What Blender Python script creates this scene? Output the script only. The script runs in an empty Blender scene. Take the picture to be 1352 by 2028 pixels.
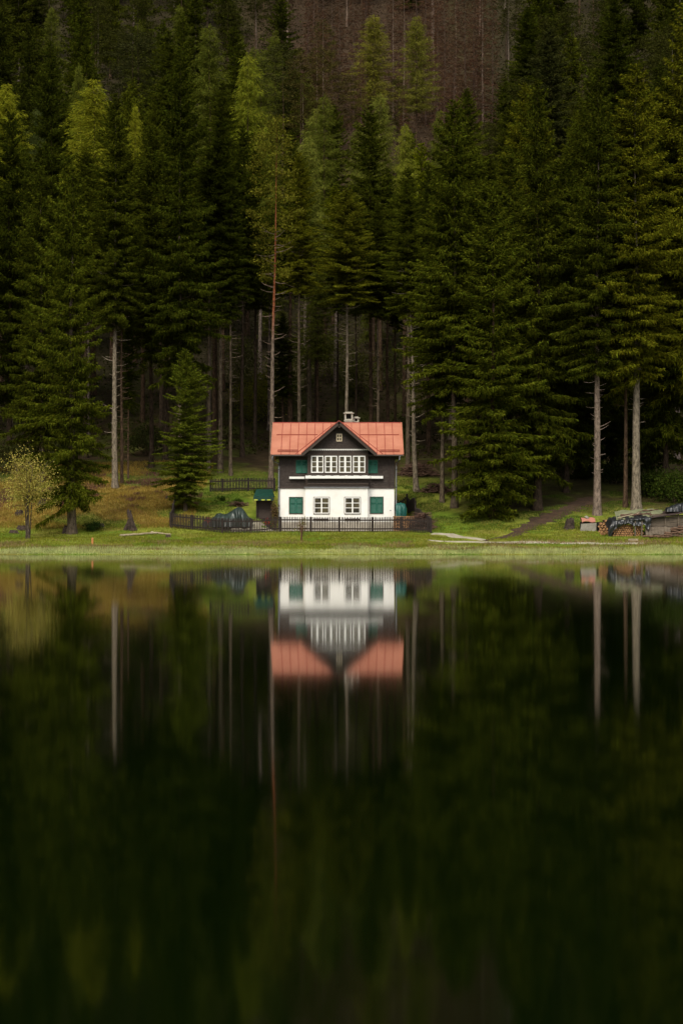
import bpy, math, random
import numpy as np
from mathutils import Vector, Matrix

random.seed(7)
RNG = np.random.default_rng(7)
S = bpy.context.scene
COL = S.collection
PI = math.pi

# ------------------------------------------------------------------ camera, world, sun, exposure
F = 3750.0                      # focal length in photograph pixels (1352 wide)
CAMZ, HORY = 2.5, 1025.0
cam_d = bpy.data.cameras.new('camera')
cam = bpy.data.objects.new('camera', cam_d); COL.objects.link(cam)
cam.location = (0, 0, CAMZ); cam.rotation_euler = (PI/2, 0, 0)
cam_d.sensor_fit = 'HORIZONTAL'; cam_d.sensor_width = 36.0
cam_d.lens = F/1352*36.0
cam_d.shift_y = (HORY-1014)/1352
cam_d.clip_start = 0.5; cam_d.clip_end = 2000
S.camera = cam

SUN_EL, SUN_AZ = math.radians(50), math.radians(-20)     # sun behind the camera, a little to the left
w = bpy.data.worlds.new('World'); S.world = w; w.use_nodes = True
nt = w.node_tree; nt.nodes.clear()
sky = nt.nodes.new('ShaderNodeTexSky'); sky.sky_type = 'NISHITA'; sky.sun_disc = False
sky.sun_elevation = SUN_EL; sky.sun_rotation = PI + SUN_AZ
sky.air_density = 1.0; sky.dust_density = 4.0; sky.ozone_density = 1.0
hs = nt.nodes.new('ShaderNodeHueSaturation'); hs.inputs['Saturation'].default_value = 0.12
bg = nt.nodes.new('ShaderNodeBackground'); bg.inputs['Strength'].default_value = 0.088
wo = nt.nodes.new('ShaderNodeOutputWorld')
nt.links.new(sky.outputs[0], hs.inputs['Color']); nt.links.new(hs.outputs[0], bg.inputs['Color'])
nt.links.new(bg.outputs[0], wo.inputs['Surface'])
sun_d = bpy.data.lights.new('sun', 'SUN'); sun_d.energy = 2.1; sun_d.angle = math.radians(22)
sun_d.color = (1.0, 0.93, 0.80)
sun = bpy.data.objects.new('sun', sun_d); COL.objects.link(sun)
# direction towards the sun
sd = Vector((math.sin(SUN_AZ)*math.cos(SUN_EL), -math.cos(SUN_AZ)*math.cos(SUN_EL), math.sin(SUN_EL)))
sun.rotation_euler = sd.to_track_quat('Z', 'Y').to_euler()
sun.location = (-30, -40, 80)
S.view_settings.view_transform = 'Standard'; S.view_settings.look = 'None'
S.view_settings.exposure = 0.55; S.view_settings.gamma = 1.0
S.view_settings.use_curve_mapping = False
S.render.engine = 'CYCLES'
S.cycles.max_bounces = 6; S.cycles.diffuse_bounces = 3; S.cycles.glossy_bounces = 3
S.cycles.transmission_bounces = 3; S.cycles.use_denoising = True

# ------------------------------------------------------------------ helpers
def PX(px, D): return (px-676.0)*D/F
def PZ(py, D): return CAMZ + (HORY-py)*D/F

def tag(o, label=None, cat=None, group=None, kind=None):
    if label: o['label'] = label
    if cat: o['category'] = cat
    if group: o['group'] = group
    if kind: o['kind'] = kind
    return o

def link(name, data, parent=None, loc=(0, 0, 0), rot=(0, 0, 0), scale=(1, 1, 1)):
    o = bpy.data.objects.new(name, data); COL.objects.link(o)
    o.location = loc; o.rotation_euler = rot; o.scale = scale
    if parent: o.parent = parent
    return o

def thing(name, loc, label, cat, group=None, rot=(0, 0, 0)):
    o = link(name, None, None, loc, rot); o.empty_display_size = 0.3
    return tag(o, label, cat, group)

class MB:
    """collects shapes for one mesh"""
    def __init__(self): self.v = []; self.f = []
    def add(self, vs, fs):
        b = len(self.v); self.v += [tuple(p) for p in vs]; self.f += [tuple(i+b for i in f) for f in fs]; return self
    def box(self, x0, x1, y0, y1, z0, z1):
        return self.add([(x0,y0,z0),(x1,y0,z0),(x1,y1,z0),(x0,y1,z0),(x0,y0,z1),(x1,y0,z1),(x1,y1,z1),(x0,y1,z1)],
                        [(0,3,2,1),(4,5,6,7),(0,1,5,4),(1,2,6,5),(2,3,7,6),(3,0,4,7)])
    def beam(self, a, b, wd, ht, up=(0, 0, 1)):
        """box beam from a to b, width wd sideways, height ht along up"""
        a = Vector(a); b = Vector(b); d = (b-a).normalized(); u = Vector(up)
        s = d.cross(u).normalized(); u = s.cross(d).normalized()
        s = s*wd/2; u = u*ht/2
        vs = [a-s-u, a+s-u, a+s+u, a-s+u, b-s-u, b+s-u, b+s+u, b-s+u]
        return self.add(vs, [(0,1,2,3),(7,6,5,4),(0,4,5,1),(1,5,6,2),(2,6,7,3),(3,7,4,0)])
    def tube(self, pts, rads, n=6, cap=True):
        b = len(self.v); pts = [Vector(p) for p in pts]
        for i, p in enumerate(pts):
            d = (pts[min(i+1, len(pts)-1)]-pts[max(i-1, 0)]).normalized()
            a = d.orthogonal().normalized() if abs(d.z) < 0.9 else Vector((1, 0, 0))
            a = (a-d*a.dot(d)).normalized(); c = d.cross(a)
            for k in range(n):
                t = 2*PI*k/n; self.v.append(tuple(p+(a*math.cos(t)+c*math.sin(t))*rads[i]))
        for i in range(len(pts)-1):
            for k in range(n):
                k2 = (k+1) % n
                self.f.append((b+i*n+k, b+i*n+k2, b+(i+1)*n+k2, b+(i+1)*n+k))
        if cap:
            self.f.append(tuple(b+k for k in reversed(range(n))))
            self.f.append(tuple(b+(len(pts)-1)*n+k for k in range(n)))
        return self
    def prism(self, poly, off):
        """extrude a planar polygon (3D points) by off"""
        n = len(poly); off = Vector(off)
        vs = [Vector(p) for p in poly]; vs2 = [p+off for p in vs]
        return self.add(vs+vs2, [tuple(range(n)), tuple(reversed(range(n, 2*n)))] +
                        [(i, i+n, (i+1) % n+n, (i+1) % n) for i in range(n)])
    def mesh(self, name, mat, smooth=False, origin=(0, 0, 0)):
        me = bpy.data.meshes.new(name)
        ox, oy, oz = origin
        me.from_pydata([(x-ox, y-oy, z-oz) for x, y, z in self.v], [], self.f)
        bmfix(me)
        if mat: me.materials.append(mat)
        if smooth: me.polygons.foreach_set('use_smooth', [True]*len(me.polygons))
        return me
    def build(self, name, mat, parent=None, origin=(0, 0, 0), smooth=False, **k):
        return link(name, self.mesh(name, mat, smooth, origin), parent, **k)

import bmesh
def bmfix(me):
    me.validate()
    bm = bmesh.new(); bm.from_mesh(me)
    bmesh.ops.recalc_face_normals(bm, faces=bm.faces[:])
    bm.to_mesh(me); bm.free()

def np_mesh(name, v, f, mat, smooth=False):
    """v (N,3), f (M,k) numpy"""
    me = bpy.data.meshes.new(name)
    k = f.shape[1]; M = f.shape[0]
    me.vertices.add(len(v)); me.vertices.foreach_set('co', np.ascontiguousarray(v, np.float32).ravel())
    me.loops.add(M*k); me.loops.foreach_set('vertex_index', np.ascontiguousarray(f, np.int32).ravel())
    me.polygons.add(M); me.polygons.foreach_set('loop_start', np.arange(0, M*k, k, dtype=np.int32))
    me.polygons.foreach_set('loop_total', np.full(M, k, np.int32))
    if smooth: me.polygons.foreach_set('use_smooth', np.ones(M, bool))
    me.update(calc_edges=True)
    if mat: me.materials.append(mat)
    return me

# ------------------------------------------------------------------ materials
def newmat(name):
    m = bpy.data.materials.new(name); m.use_nodes = True
    n = m.node_tree; n.nodes.clear()
    out = n.nodes.new('ShaderNodeOutputMaterial')
    return m, n, out
def N(n, t, **kw):
    x = n.nodes.new(t)
    for k, v in kw.items(): setattr(x, k, v)
    return x
def rgb(c): return (c[0], c[1], c[2], 1.0)

def pmat(name, c1, c2, scale=5.0, rough=0.8, bump=0.0, stretch=(1, 1, 1), spec=0.3, detail=5.0, bscale=None, metal=0.0):
    m, n, out = newmat(name)
    p = N(n, 'ShaderNodeBsdfPrincipled'); p.inputs['Roughness'].default_value = rough
    p.inputs['Specular IOR Level'].default_value = spec; p.inputs['Metallic'].default_value = metal
    tc = N(n, 'ShaderNodeTexCoord'); mp = N(n, 'ShaderNodeMapping'); mp.inputs['Scale'].default_value = stretch
    no = N(n, 'ShaderNodeTexNoise'); no.inputs['Scale'].default_value = scale; no.inputs['Detail'].default_value = detail
    no.inputs['Roughness'].default_value = 0.65
    cr = N(n, 'ShaderNodeValToRGB'); cr.color_ramp.elements[0].position = 0.33; cr.color_ramp.elements[1].position = 0.67
    cr.color_ramp.elements[0].color = rgb(c1); cr.color_ramp.elements[1].color = rgb(c2)
    L = n.links.new
    L(tc.outputs['Object'], mp.inputs[0]); L(mp.outputs[0], no.inputs['Vector']); L(no.outputs[0], cr.inputs[0])
    L(cr.outputs[0], p.inputs['Base Color'])
    if bump:
        b = N(n, 'ShaderNodeBump'); b.inputs['Strength'].default_value = bump; b.inputs['Distance'].default_value = 0.03
        if bscale:
            n2 = N(n, 'ShaderNodeTexNoise'); n2.inputs['Scale'].default_value = bscale; n2.inputs['Detail'].default_value = 4
            L(mp.outputs[0], n2.inputs['Vector']); L(n2.outputs[0], b.inputs['Height'])
        else: L(no.outputs[0], b.inputs['Height'])
        L(b.outputs[0], p.inputs['Normal'])
    L(p.outputs[0], out.inputs[0])
    return m

def leafmat(name, var=0.45, transl=0.25, clump=0.35, base=None):
    """foliage colour = the tree's own object colour, varied per leaf and per clump"""
    m, n, out = newmat(name); L = n.links.new
    oi = N(n, 'ShaderNodeObjectInfo'); ge = N(n, 'ShaderNodeNewGeometry'); tc = N(n, 'ShaderNodeTexCoord')
    no = N(n, 'ShaderNodeTexNoise'); no.inputs['Scale'].default_value = 0.55; no.inputs['Detail'].default_value = 3
    L(tc.outputs['Object'], no.inputs['Vector'])
    r1 = N(n, 'ShaderNodeMapRange'); r1.inputs['To Min'].default_value = 1-var; r1.inputs['To Max'].default_value = 1+var
    L(ge.outputs['Random Per Island'], r1.inputs['Value'])
    r2 = N(n, 'ShaderNodeMapRange'); r2.inputs['From Min'].default_value = 0.3; r2.inputs['From Max'].default_value = 0.7
    r2.inputs['To Min'].default_value = 1-clump; r2.inputs['To Max'].default_value = 1+clump
    L(no.outputs[0], r2.inputs['Value'])
    mu = N(n, 'ShaderNodeMath', operation='MULTIPLY'); L(r1.outputs[0], mu.inputs[0]); L(r2.outputs[0], mu.inputs[1])
    hv = N(n, 'ShaderNodeHueSaturation')
    rh = N(n, 'ShaderNodeMapRange'); rh.inputs['To Min'].default_value = 0.475; rh.inputs['To Max'].default_value = 0.52
    mh = N(n, 'ShaderNodeMath', operation='MULTIPLY_ADD'); mh.inputs[1].default_value = 7.31; mh.inputs[2].default_value = 0.17
    fr = N(n, 'ShaderNodeMath', operation='FRACT')
    L(ge.outputs['Random Per Island'], mh.inputs[0]); L(mh.outputs[0], fr.inputs[0]); L(fr.outputs[0], rh.inputs['Value'])
    L(rh.outputs[0], hv.inputs['Hue']); L(mu.outputs[0], hv.inputs['Value'])
    if base: hv.inputs['Color'].default_value = rgb(base)
    else: L(oi.outputs['Color'], hv.inputs['Color'])
    d = N(n, 'ShaderNodeBsdfDiffuse'); t = N(n, 'ShaderNodeBsdfTranslucent'); mx = N(n, 'ShaderNodeMixShader')
    mx.inputs[0].default_value = transl
    L(hv.outputs[0], d.inputs[0]); L(hv.outputs[0], t.inputs[0]); L(d.outputs[0], mx.inputs[1]); L(t.outputs[0], mx.inputs[2])
    L(mx.outputs[0], out.inputs[0])
    return m

def barkmat(name):
    """bark colour from the object colour, flaky pattern and relief"""
    m, n, out = newmat(name); L = n.links.new
    oi = N(n, 'ShaderNodeObjectInfo'); ge = N(n, 'ShaderNodeNewGeometry')
    mp = N(n, 'ShaderNodeMapping'); mp.inputs['Scale'].default_value = (7, 7, 2.6)
    L(ge.outputs['Position'], mp.inputs[0])
    vo = N(n, 'ShaderNodeTexNoise'); vo.inputs['Scale'].default_value = 1.0; vo.inputs['Detail'].default_value = 6
    vo.inputs['Roughness'].default_value = 0.75
    L(mp.outputs[0], vo.inputs['Vector'])
    r = N(n, 'ShaderNodeMapRange'); r.inputs['From Min'].default_value = 0.35; r.inputs['From Max'].default_value = 0.65
    r.inputs['To Min'].default_value = 0.30; r.inputs['To Max'].default_value = 1.75
    L(vo.outputs[0], r.inputs['Value'])
    hv = N(n, 'ShaderNodeHueSaturation'); L(r.outputs[0], hv.inputs['Value']); L(oi.outputs['Color'], hv.inputs['Color'])
    p = N(n, 'ShaderNodeBsdfPrincipled'); p.inputs['Roughness'].default_value = 0.95; p.inputs['Specular IOR Level'].default_value = 0.1
    L(hv.outputs[0], p.inputs['Base Color'])
    b = N(n, 'ShaderNodeBump'); b.inputs['Strength'].default_value = 0.8; b.inputs['Distance'].default_value = 0.05
    L(vo.outputs[0], b.inputs['Height']); L(b.outputs[0], p.inputs['Normal'])
    L(p.outputs[0], out.inputs[0])
    return m

M = {}
M['needle'] = leafmat('spruce_needles', 0.5, 0.2, 0.4)
M['leaf'] = leafmat('soft_leaves', 0.4, 0.4, 0.25)
M['bark'] = barkmat('bark')
def pinebark():
    m = barkmat('pine_bark'); n = m.node_tree; L = n.links.new
    tc = N(n, 'ShaderNodeTexCoord'); sx = N(n, 'ShaderNodeSeparateXYZ'); L(tc.outputs['Object'], sx.inputs[0])
    cr = N(n, 'ShaderNodeValToRGB'); cr.color_ramp.elements[0].position = 0.40; cr.color_ramp.elements[1].position = 0.50
    cr.color_ramp.elements[0].color = (0.125, 0.095, 0.07, 1); cr.color_ramp.elements[1].color = (0.20, 0.066, 0.028, 1)
    L(sx.outputs['Z'], cr.inputs[0])
    hv = [x for x in n.nodes if x.type == 'HUE_SAT'][0]; L(cr.outputs[0], hv.inputs['Color']); return m
M['pinebark'] = pinebark()
M['plaster'] = pmat('white_plaster', (0.76, 0.74, 0.685), (0.87, 0.855, 0.81), 0.9, 0.9, 0.15, bscale=30)
M['plinth'] = pmat('plinth_render', (0.36, 0.32, 0.26), (0.54, 0.49, 0.41), 1.4, 0.95, 0.2)
M['shingle'] = pmat('dark_shingle', (0.030, 0.022, 0.018), (0.062, 0.048, 0.040), 6.0, 0.85, 0.3)
M['brownwood'] = pmat('brown_wood', (0.042, 0.029, 0.022), (0.065, 0.046, 0.036), 5.0, 0.7, 0.2, (1, 1, 6))
M['red'] = pmat('red_roof_sheet', (0.40, 0.145, 0.085), (0.50, 0.205, 0.130), 0.7, 0.48, 0.05, spec=0.45)
M['redseam'] = pmat('red_seam', (0.24, 0.05, 0.035), (0.30, 0.065, 0.045), 3.0, 0.5)  # seams share the sheets' paint; their shading is put into this darker red
M['white'] = pmat('white_paint', (0.78, 0.77, 0.73), (0.84, 0.83, 0.79), 4.0, 0.55)
M['cream'] = pmat('cream_paint', (0.62, 0.50, 0.33), (0.72, 0.60, 0.42), 4.0, 0.6)
M['green'] = pmat('green_shutter', (0.008, 0.085, 0.055), (0.014, 0.115, 0.075), 5.0, 0.5)
M['fence'] = pmat('fence_wood', (0.014, 0.009, 0.007), (0.034, 0.023, 0.018), 9.0, 0.8, 0.2, (1, 1, 0.3))
M['zinc'] = pmat('zinc_pipe', (0.12, 0.12, 0.125), (0.18, 0.18, 0.185), 3.0, 0.5, metal=0.3)
M['gutter'] = pmat('gutter_brown', (0.04, 0.028, 0.024), (0.06, 0.04, 0.034), 3.0, 0.5)
M['concrete'] = pmat('chimney_concrete', (0.33, 0.30, 0.24), (0.47, 0.44, 0.36), 6.0, 0.95, 0.3)
M['stone'] = pmat('grey_slab', (0.17, 0.155, 0.125), (0.27, 0.25, 0.205), 4.0, 0.95, 0.4)
M['gravel'] = pmat('pale_gravel', (0.25, 0.22, 0.15), (0.46, 0.41, 0.31), 1.6, 0.95, 0.5, bscale=40)
M['dirt'] = pmat('brown_dirt', (0.034, 0.020, 0.011), (0.075, 0.043, 0.024), 1.8, 0.97, 0.6, bscale=14)
M['tarp_green'] = pmat('dark_green_tarp', (0.014, 0.024, 0.019), (0.028, 0.042, 0.034), 2.0, 0.36, 0.6, spec=0.5, bscale=3)
M['tarp_teal'] = pmat('teal_tarp', (0.004, 0.065, 0.052), (0.009, 0.10, 0.08), 2.0, 0.45, 0.6, spec=0.5, bscale=5)
M['tarp_black'] = pmat('black_tarp', (0.010, 0.011, 0.012), (0.022, 0.024, 0.026), 2.0, 0.33, 0.5, spec=0.6, bscale=4)
M['tarp_olive'] = pmat('olive_sheet', (0.11, 0.12, 0.06), (0.19, 0.195, 0.11), 2.0, 0.7, 0.4, bscale=4)
M['tarp_salmon'] = pmat('faded_red_sheet', (0.34, 0.13, 0.09), (0.45, 0.20, 0.14), 2.5, 0.7, 0.2)
M['logend'] = pmat('cut_wood', (0.10, 0.045, 0.02), (0.50, 0.27, 0.12), 5.5, 0.9, 0.2)
M['logbark'] = pmat('log_bark', (0.06, 0.035, 0.022), (0.16, 0.095, 0.06), 5.0, 0.95, 0.5)
M['greyplank'] = pmat('weathered_plank', (0.06, 0.045, 0.033), (0.18, 0.145, 0.105), 2.2, 0.9, 0.4, (0.6, 1, 8))
M['stump'] = pmat('dark_stump', (0.018, 0.012, 0.009), (0.075, 0.052, 0.038), 5.0, 0.95, 0.7)
M['palelog'] = pmat('pale_log', (0.24, 0.19, 0.12), (0.40, 0.33, 0.22), 4.0, 0.9, 0.4)
M['twig'] = pmat('brown_twig', (0.07, 0.038, 0.026), (0.13, 0.075, 0.05), 4.0, 0.95)
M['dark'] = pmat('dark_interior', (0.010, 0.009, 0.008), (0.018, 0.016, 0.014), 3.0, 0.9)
M['orange'] = pmat('orange_post', (0.40, 0.16, 0.05), (0.50, 0.22, 0.08), 5.0, 0.8)
M['yellowtrim'] = pmat('yellow_green_trim', (0.36, 0.40, 0.05), (0.46, 0.50, 0.08), 5.0, 0.6)
M['shedroof'] = pmat('green_shed_roof', (0.004, 0.030, 0.020), (0.008, 0.048, 0.032), 4.0, 0.5)
M['redflower'] = pmat('red_flowers', (0.5, 0.02, 0.015), (0.6, 0.05, 0.03), 8.0, 0.7)
M['tiller'] = pmat('faded_red_paint', (0.12, 0.02, 0.012), (0.18, 0.035, 0.02), 6.0, 0.6)
M['metal'] = pmat('dark_metal', (0.05, 0.05, 0.05), (0.09, 0.09, 0.09), 4.0, 0.45, metal=0.6)

def glassmat():
    m, n, out = newmat('window_glass')
    p = N(n, 'ShaderNodeBsdfPrincipled'); p.inputs['Base Color'].default_value = (0.075, 0.066, 0.038, 1)
    p.inputs['Roughness'].default_value = 0.06; p.inputs['IOR'].default_value = 1.52
    tc = N(n, 'ShaderNodeTexCoord'); no = N(n, 'ShaderNodeTexNoise'); no.inputs['Scale'].default_value = 1.6
    cr = N(n, 'ShaderNodeValToRGB'); cr.color_ramp.elements[0].color = (0.03, 0.027, 0.018, 1); cr.color_ramp.elements[1].color = (0.085, 0.072, 0.04, 1)
    cr.color_ramp.elements[0].position = 0.38; cr.color_ramp.elements[1].position = 0.55
    n.links.new(tc.outputs['Object'], no.inputs['Vector']); n.links.new(no.outputs[0], cr.inputs[0]); n.links.new(cr.outputs[0], p.inputs['Base Color'])
    n.links.new(p.outputs[0], out.inputs[0]); return m
M['glass'] = glassmat()

def watermat():
    m, n, out = newmat('lake_water'); L = n.links.new
    p = N(n, 'ShaderNodeBsdfPrincipled'); p.inputs['Base Color'].default_value = (0.0015, 0.004, 0.0006, 1)
    p.inputs['Specular IOR Level'].default_value = 0.32; p.inputs['Roughness'].default_value = 0.045; p.inputs['IOR'].default_value = 1.33
    ge = N(n, 'ShaderNodeNewGeometry')
    mp = N(n, 'ShaderNodeMapping'); mp.inputs['Scale'].default_value = (0.35, 0.9, 1)
    no = N(n, 'ShaderNodeTexNoise'); no.inputs['Scale'].default_value = 1.0; no.inputs['Detail'].default_value = 3
    b = N(n, 'ShaderNodeBump'); b.inputs['Strength'].default_value = 0.05; b.inputs['Distance'].default_value = 0.006
    L(ge.outputs['Position'], mp.inputs[0]); L(mp.outputs[0], no.inputs['Vector']); L(no.outputs[0], b.inputs['Height'])
    L(b.outputs[0], p.inputs['Normal']); L(p.outputs[0], out.inputs[0]); return m
M['water'] = watermat()

def groundmat():
    """albedo zones come from a colour attribute (grass, dry grass, heather, litter), broken up by noise"""
    m, n, out = newmat('meadow_ground'); L = n.links.new
    at = N(n, 'ShaderNodeAttribute'); at.attribute_name = 'zone'
    ge = N(n, 'ShaderNodeNewGeometry')
    no = N(n, 'ShaderNodeTexNoise'); no.inputs['Scale'].default_value = 1.1; no.inputs['Detail'].default_value = 9; no.inputs['Roughness'].default_value = 0.72
    L(ge.outputs['Position'], no.inputs['Vector'])
    r = N(n, 'ShaderNodeMapRange'); r.inputs['From Min'].default_value = 0.3; r.inputs['From Max'].default_value = 0.7
    r.inputs['To Min'].default_value = 0.5; r.inputs['To Max'].default_value = 1.5
    L(no.outputs[0], r.inputs['Value'])
    hv = N(n, 'ShaderNodeHueSaturation'); L(at.outputs['Color'], hv.inputs['Color']); L(r.outputs[0], hv.inputs['Value'])
    p = N(n, 'ShaderNodeBsdfPrincipled'); p.inputs['Roughness'].default_value = 0.97; p.inputs['Specular IOR Level'].default_value = 0.1
    L(hv.outputs[0], p.inputs['Base Color'])
    b = N(n, 'ShaderNodeBump'); b.inputs['Strength'].default_value = 0.7; b.inputs['Distance'].default_value = 0.12
    L(no.outputs[0], b.inputs['Height']); L(b.outputs[0], p.inputs['Normal'])
    L(p.outputs[0], out.inputs[0]); return m
M['ground'] = groundmat()

# ------------------------------------------------------------------ terrain
KY = np.array([-200, 60, 100, 118, 127.0, 128.2, 132, 137, 143, 146, 150, 155, 160, 165, 175, 185, 200, 230, 260, 300, 340, 380, 420, 480, 560.])
KZ = np.array([-4, -4, -1.6, -0.55, -0.03, 0.08, 0.34, 0.66, 1.05, 1.30, 2.05, 3.2, 4.25, 5.15, 7.0, 9.3, 14.0, 27, 42, 64, 88, 115, 142, 178, 215.])
_ph = np.random.default_rng(3).uniform(0, 6.28, (14, 2)); _an = np.random.default_rng(4).uniform(0, PI, 14)
def wob(X, Y, s, i0=0, n=5):
    r = 0
    for i in range(i0, i0+n):
        a = _an[i]; k = s*(1+0.55*(i-i0))
        r = r + np.sin(k*(X*math.cos(a)+Y*math.sin(a))+_ph[i, 0])*np.cos(k*0.7*(Y*math.cos(a)-X*math.sin(a))+_ph[i, 1])/(1+0.6*(i-i0))
    return r
def sst(a, b, x):
    t = np.clip((x-a)/(b-a), 0, 1); return t*t*(3-2*t)
PLOT = 1.42
def ter(X, Y):
    X = np.asarray(X, float); Y = np.asarray(Y, float)
    Ys = Y + 0.7*wob(X, Y*0.4, 0.09, 0, 4)*sst(120, 126, Y)*0.45
    z = np.interp(Ys, KY, KZ)
    z = z + 0.07*wob(X, Y, 0.55, 4, 5)*sst(127, 140, Y) + 0.6*wob(X, Y, 0.12, 7, 4)*sst(160, 185, Y)
    # level terrace of the house
    m = sst(-6.6, -5.4, X)*(1-sst(4.9, 6.6, X))*sst(144.5, 146.6, Y)*(1-sst(159.5, 162.5, Y))
    z = z*(1-m) + PLOT*m
    return z
def tz(x, y): return float(ter(x, y))
def hit(px, py):
    """point of the ground seen at photo pixel px,py"""
    D = 120.0
    while D < 420:
        if tz(PX(px, D), D) >= PZ(py, D): return Vector((PX(px, D), D, tz(PX(px, D), D)))
        D += 0.1
    return Vector((PX(px, D), D, tz(PX(px, D), D)))

xs = np.concatenate([np.arange(-320, -40, 8.0), np.arange(-40, 40, 0.4), np.arange(40, 321, 8.0)])
ys = np.concatenate([np.arange(-200, 110, 20.0), np.arange(110, 122, 2.0), np.arange(122, 190, 0.35), np.arange(190, 260, 1.4), np.arange(260, 561, 4.0)])
GX, GY = np.meshgrid(xs, ys); GZ = ter(GX, GY)
nx, ny = len(xs), len(ys)
gv = np.stack([GX.ravel(), GY.ravel(), GZ.ravel()], 1)
ii = np.arange(nx*ny).reshape(ny, nx)
gf = np.stack([ii[:-1, :-1].ravel(), ii[:-1, 1:].ravel(), ii[1:, 1:].ravel(), ii[1:, :-1].ravel()], 1)
gm = np_mesh('ground', gv, gf, M['ground'], True)
# zones
def zone_color(X, Y):
    n1 = wob(X, Y, 0.45, 2, 5); n2 = wob(X, Y, 0.9, 6, 5)
    green = np.array([0.160, 0.180, 0.024]); lush = np.array([0.100, 0.155, 0.014]); dry = np.array([0.26, 0.185, 0.042])
    heath = np.array([0.135, 0.075, 0.048]); litter = np.array([0.040, 0.027, 0.013]); moss = np.array([0.052, 0.056, 0.011])
    rust = np.array([0.16, 0.085, 0.028])
    def mix(c, d, t): return c*(1-t[..., None]) + d*t[..., None]
    c = np.broadcast_to(green, X.shape+(3,)).copy()
    c = mix(c, lush, sst(-0.3, 0.6, n1))
    leftm = (1-sst(-13.5, -11.0, X+0.6*n2))*sst(146.5, 149.5, Y+0.7*n1)
    yel = np.array([0.19, 0.165, 0.035]); c = mix(c, np.broadcast_to(yel, c.shape), sst(0.1, 1.0, n2)*0.7)
    d = mix(np.broadcast_to(dry, c.shape), green*1.0, sst(0.1, 0.9, n1)*0.8)
    d = mix(d, np.broadcast_to(rust, c.shape), sst(0.2, 0.8, n2)*0.8)
    hm = sst(156, 160, Y+0.8*n1)*(1-sst(167, 171, Y+n2))*sst(-0.2, 0.6, n2+0.4*n1)
    d = mix(d, np.broadcast_to(heath, c.shape), hm*0.75)
    c = mix(c, d, leftm)
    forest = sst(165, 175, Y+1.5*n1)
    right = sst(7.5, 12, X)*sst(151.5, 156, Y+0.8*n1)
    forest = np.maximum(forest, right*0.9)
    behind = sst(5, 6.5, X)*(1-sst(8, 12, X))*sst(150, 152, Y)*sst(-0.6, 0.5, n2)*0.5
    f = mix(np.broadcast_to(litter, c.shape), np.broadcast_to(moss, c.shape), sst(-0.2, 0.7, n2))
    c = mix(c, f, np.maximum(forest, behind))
    brown = np.array([0.040, 0.026, 0.015])
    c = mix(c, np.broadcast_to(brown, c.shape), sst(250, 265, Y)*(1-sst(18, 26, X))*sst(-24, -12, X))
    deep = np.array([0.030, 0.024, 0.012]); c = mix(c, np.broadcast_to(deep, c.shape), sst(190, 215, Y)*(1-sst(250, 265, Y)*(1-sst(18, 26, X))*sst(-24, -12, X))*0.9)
    bed = np.array([0.03, 0.03, 0.012]); c = mix(c, np.broadcast_to(bed, c.shape), 1-sst(125.5, 127, Y))
    return c
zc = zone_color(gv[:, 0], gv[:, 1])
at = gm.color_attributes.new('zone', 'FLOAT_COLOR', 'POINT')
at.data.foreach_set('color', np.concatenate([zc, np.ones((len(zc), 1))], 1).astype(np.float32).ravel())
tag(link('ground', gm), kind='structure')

MB().add([(-320, -200, 0), (320, -200, 0), (320, 130.0, 0), (-320, 130.0, 0)], [(0, 1, 2, 3)]).build('lake_water', M['water'])
tag(bpy.data.objects['lake_water'], kind='structure')

def ribbon(name, pts, widths, mat, lift=0.03, seed=1, rough=0.12):
    r = random.Random(seed); P = [Vector((p.x, p.y, 0)) for p in pts]
    dense = []; wd = []
    for i in range(len(P)-1):
        k = max(2, int((P[i+1]-P[i]).length/0.35))
        for j in range(k):
            t = j/k; dense.append(P[i].lerp(P[i+1], t)); wd.append(widths[i]*(1-t)+widths[i+1]*t)
    dense.append(P[-1]); wd.append(widths[-1])
    v = []; f = []; nc = 7
    for i, p in enumerate(dense):
        d = (dense[min(i+1, len(dense)-1)]-dense[max(i-1, 0)]).normalized(); s = Vector((-d.y, d.x, 0))
        a = -wd[i]*(1+r.uniform(-rough, rough)); b = wd[i]*(1+r.uniform(-rough, rough))
        for k in range(nc):
            q = p+s*(a+(b-a)*k/(nc-1))
            e = lift if 0 < k < nc-1 else -0.02
            v.append((q.x, q.y, tz(q.x, q.y)+e))
    for i in range(len(dense)-1):
        for k in range(nc-1):
            f.append((i*nc+k, i*nc+k+1, (i+1)*nc+k+1, (i+1)*nc+k))
    o = MB().add(v, f).build(name, mat, smooth=True); return tag(o, kind='structure')
ribbon('gravel_path', [hit(848, 1070), hit(905, 1073), hit(1000, 1075), hit(1120, 1076), hit(1275, 1076)], [0.25, 0.75, 0.8, 0.8, 0.5], M['gravel'], seed=2)
ribbon('side_path', [hit(856, 1057), hit(890, 1059), hit(935, 1066), hit(960, 1071)], [0.5, 0.65, 0.6, 0.3], M['gravel'], seed=3)
ribbon('dirt_track', [hit(960, 1072), hit(1000, 1064), hit(1030, 1052), hit(1075, 1032), hit(1125, 1008), hit(1175, 985)], [0.2, 0.5, 0.85, 1.0, 1.1, 1.0], M['dirt'], seed=4, rough=0.5)
gp = MB()
v = []
for i in range(26):
    x = -8.6+i*13.6/25
    for y in (146.55, 147.7, 149.0, 150.95):
        v.append((x, y+(0.5 if x < -6 and y < 148 else 0), tz(x, y+(0.5 if x < -6 and y < 148 else 0))+0.03))
gp.add(v, [(i*4+k, i*4+k+4, i*4+k+5, i*4+k+1) for i in range(25) for k in range(3)])
tag(gp.build('garden_paving', M['gravel'], smooth=True), kind='structure')

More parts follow.
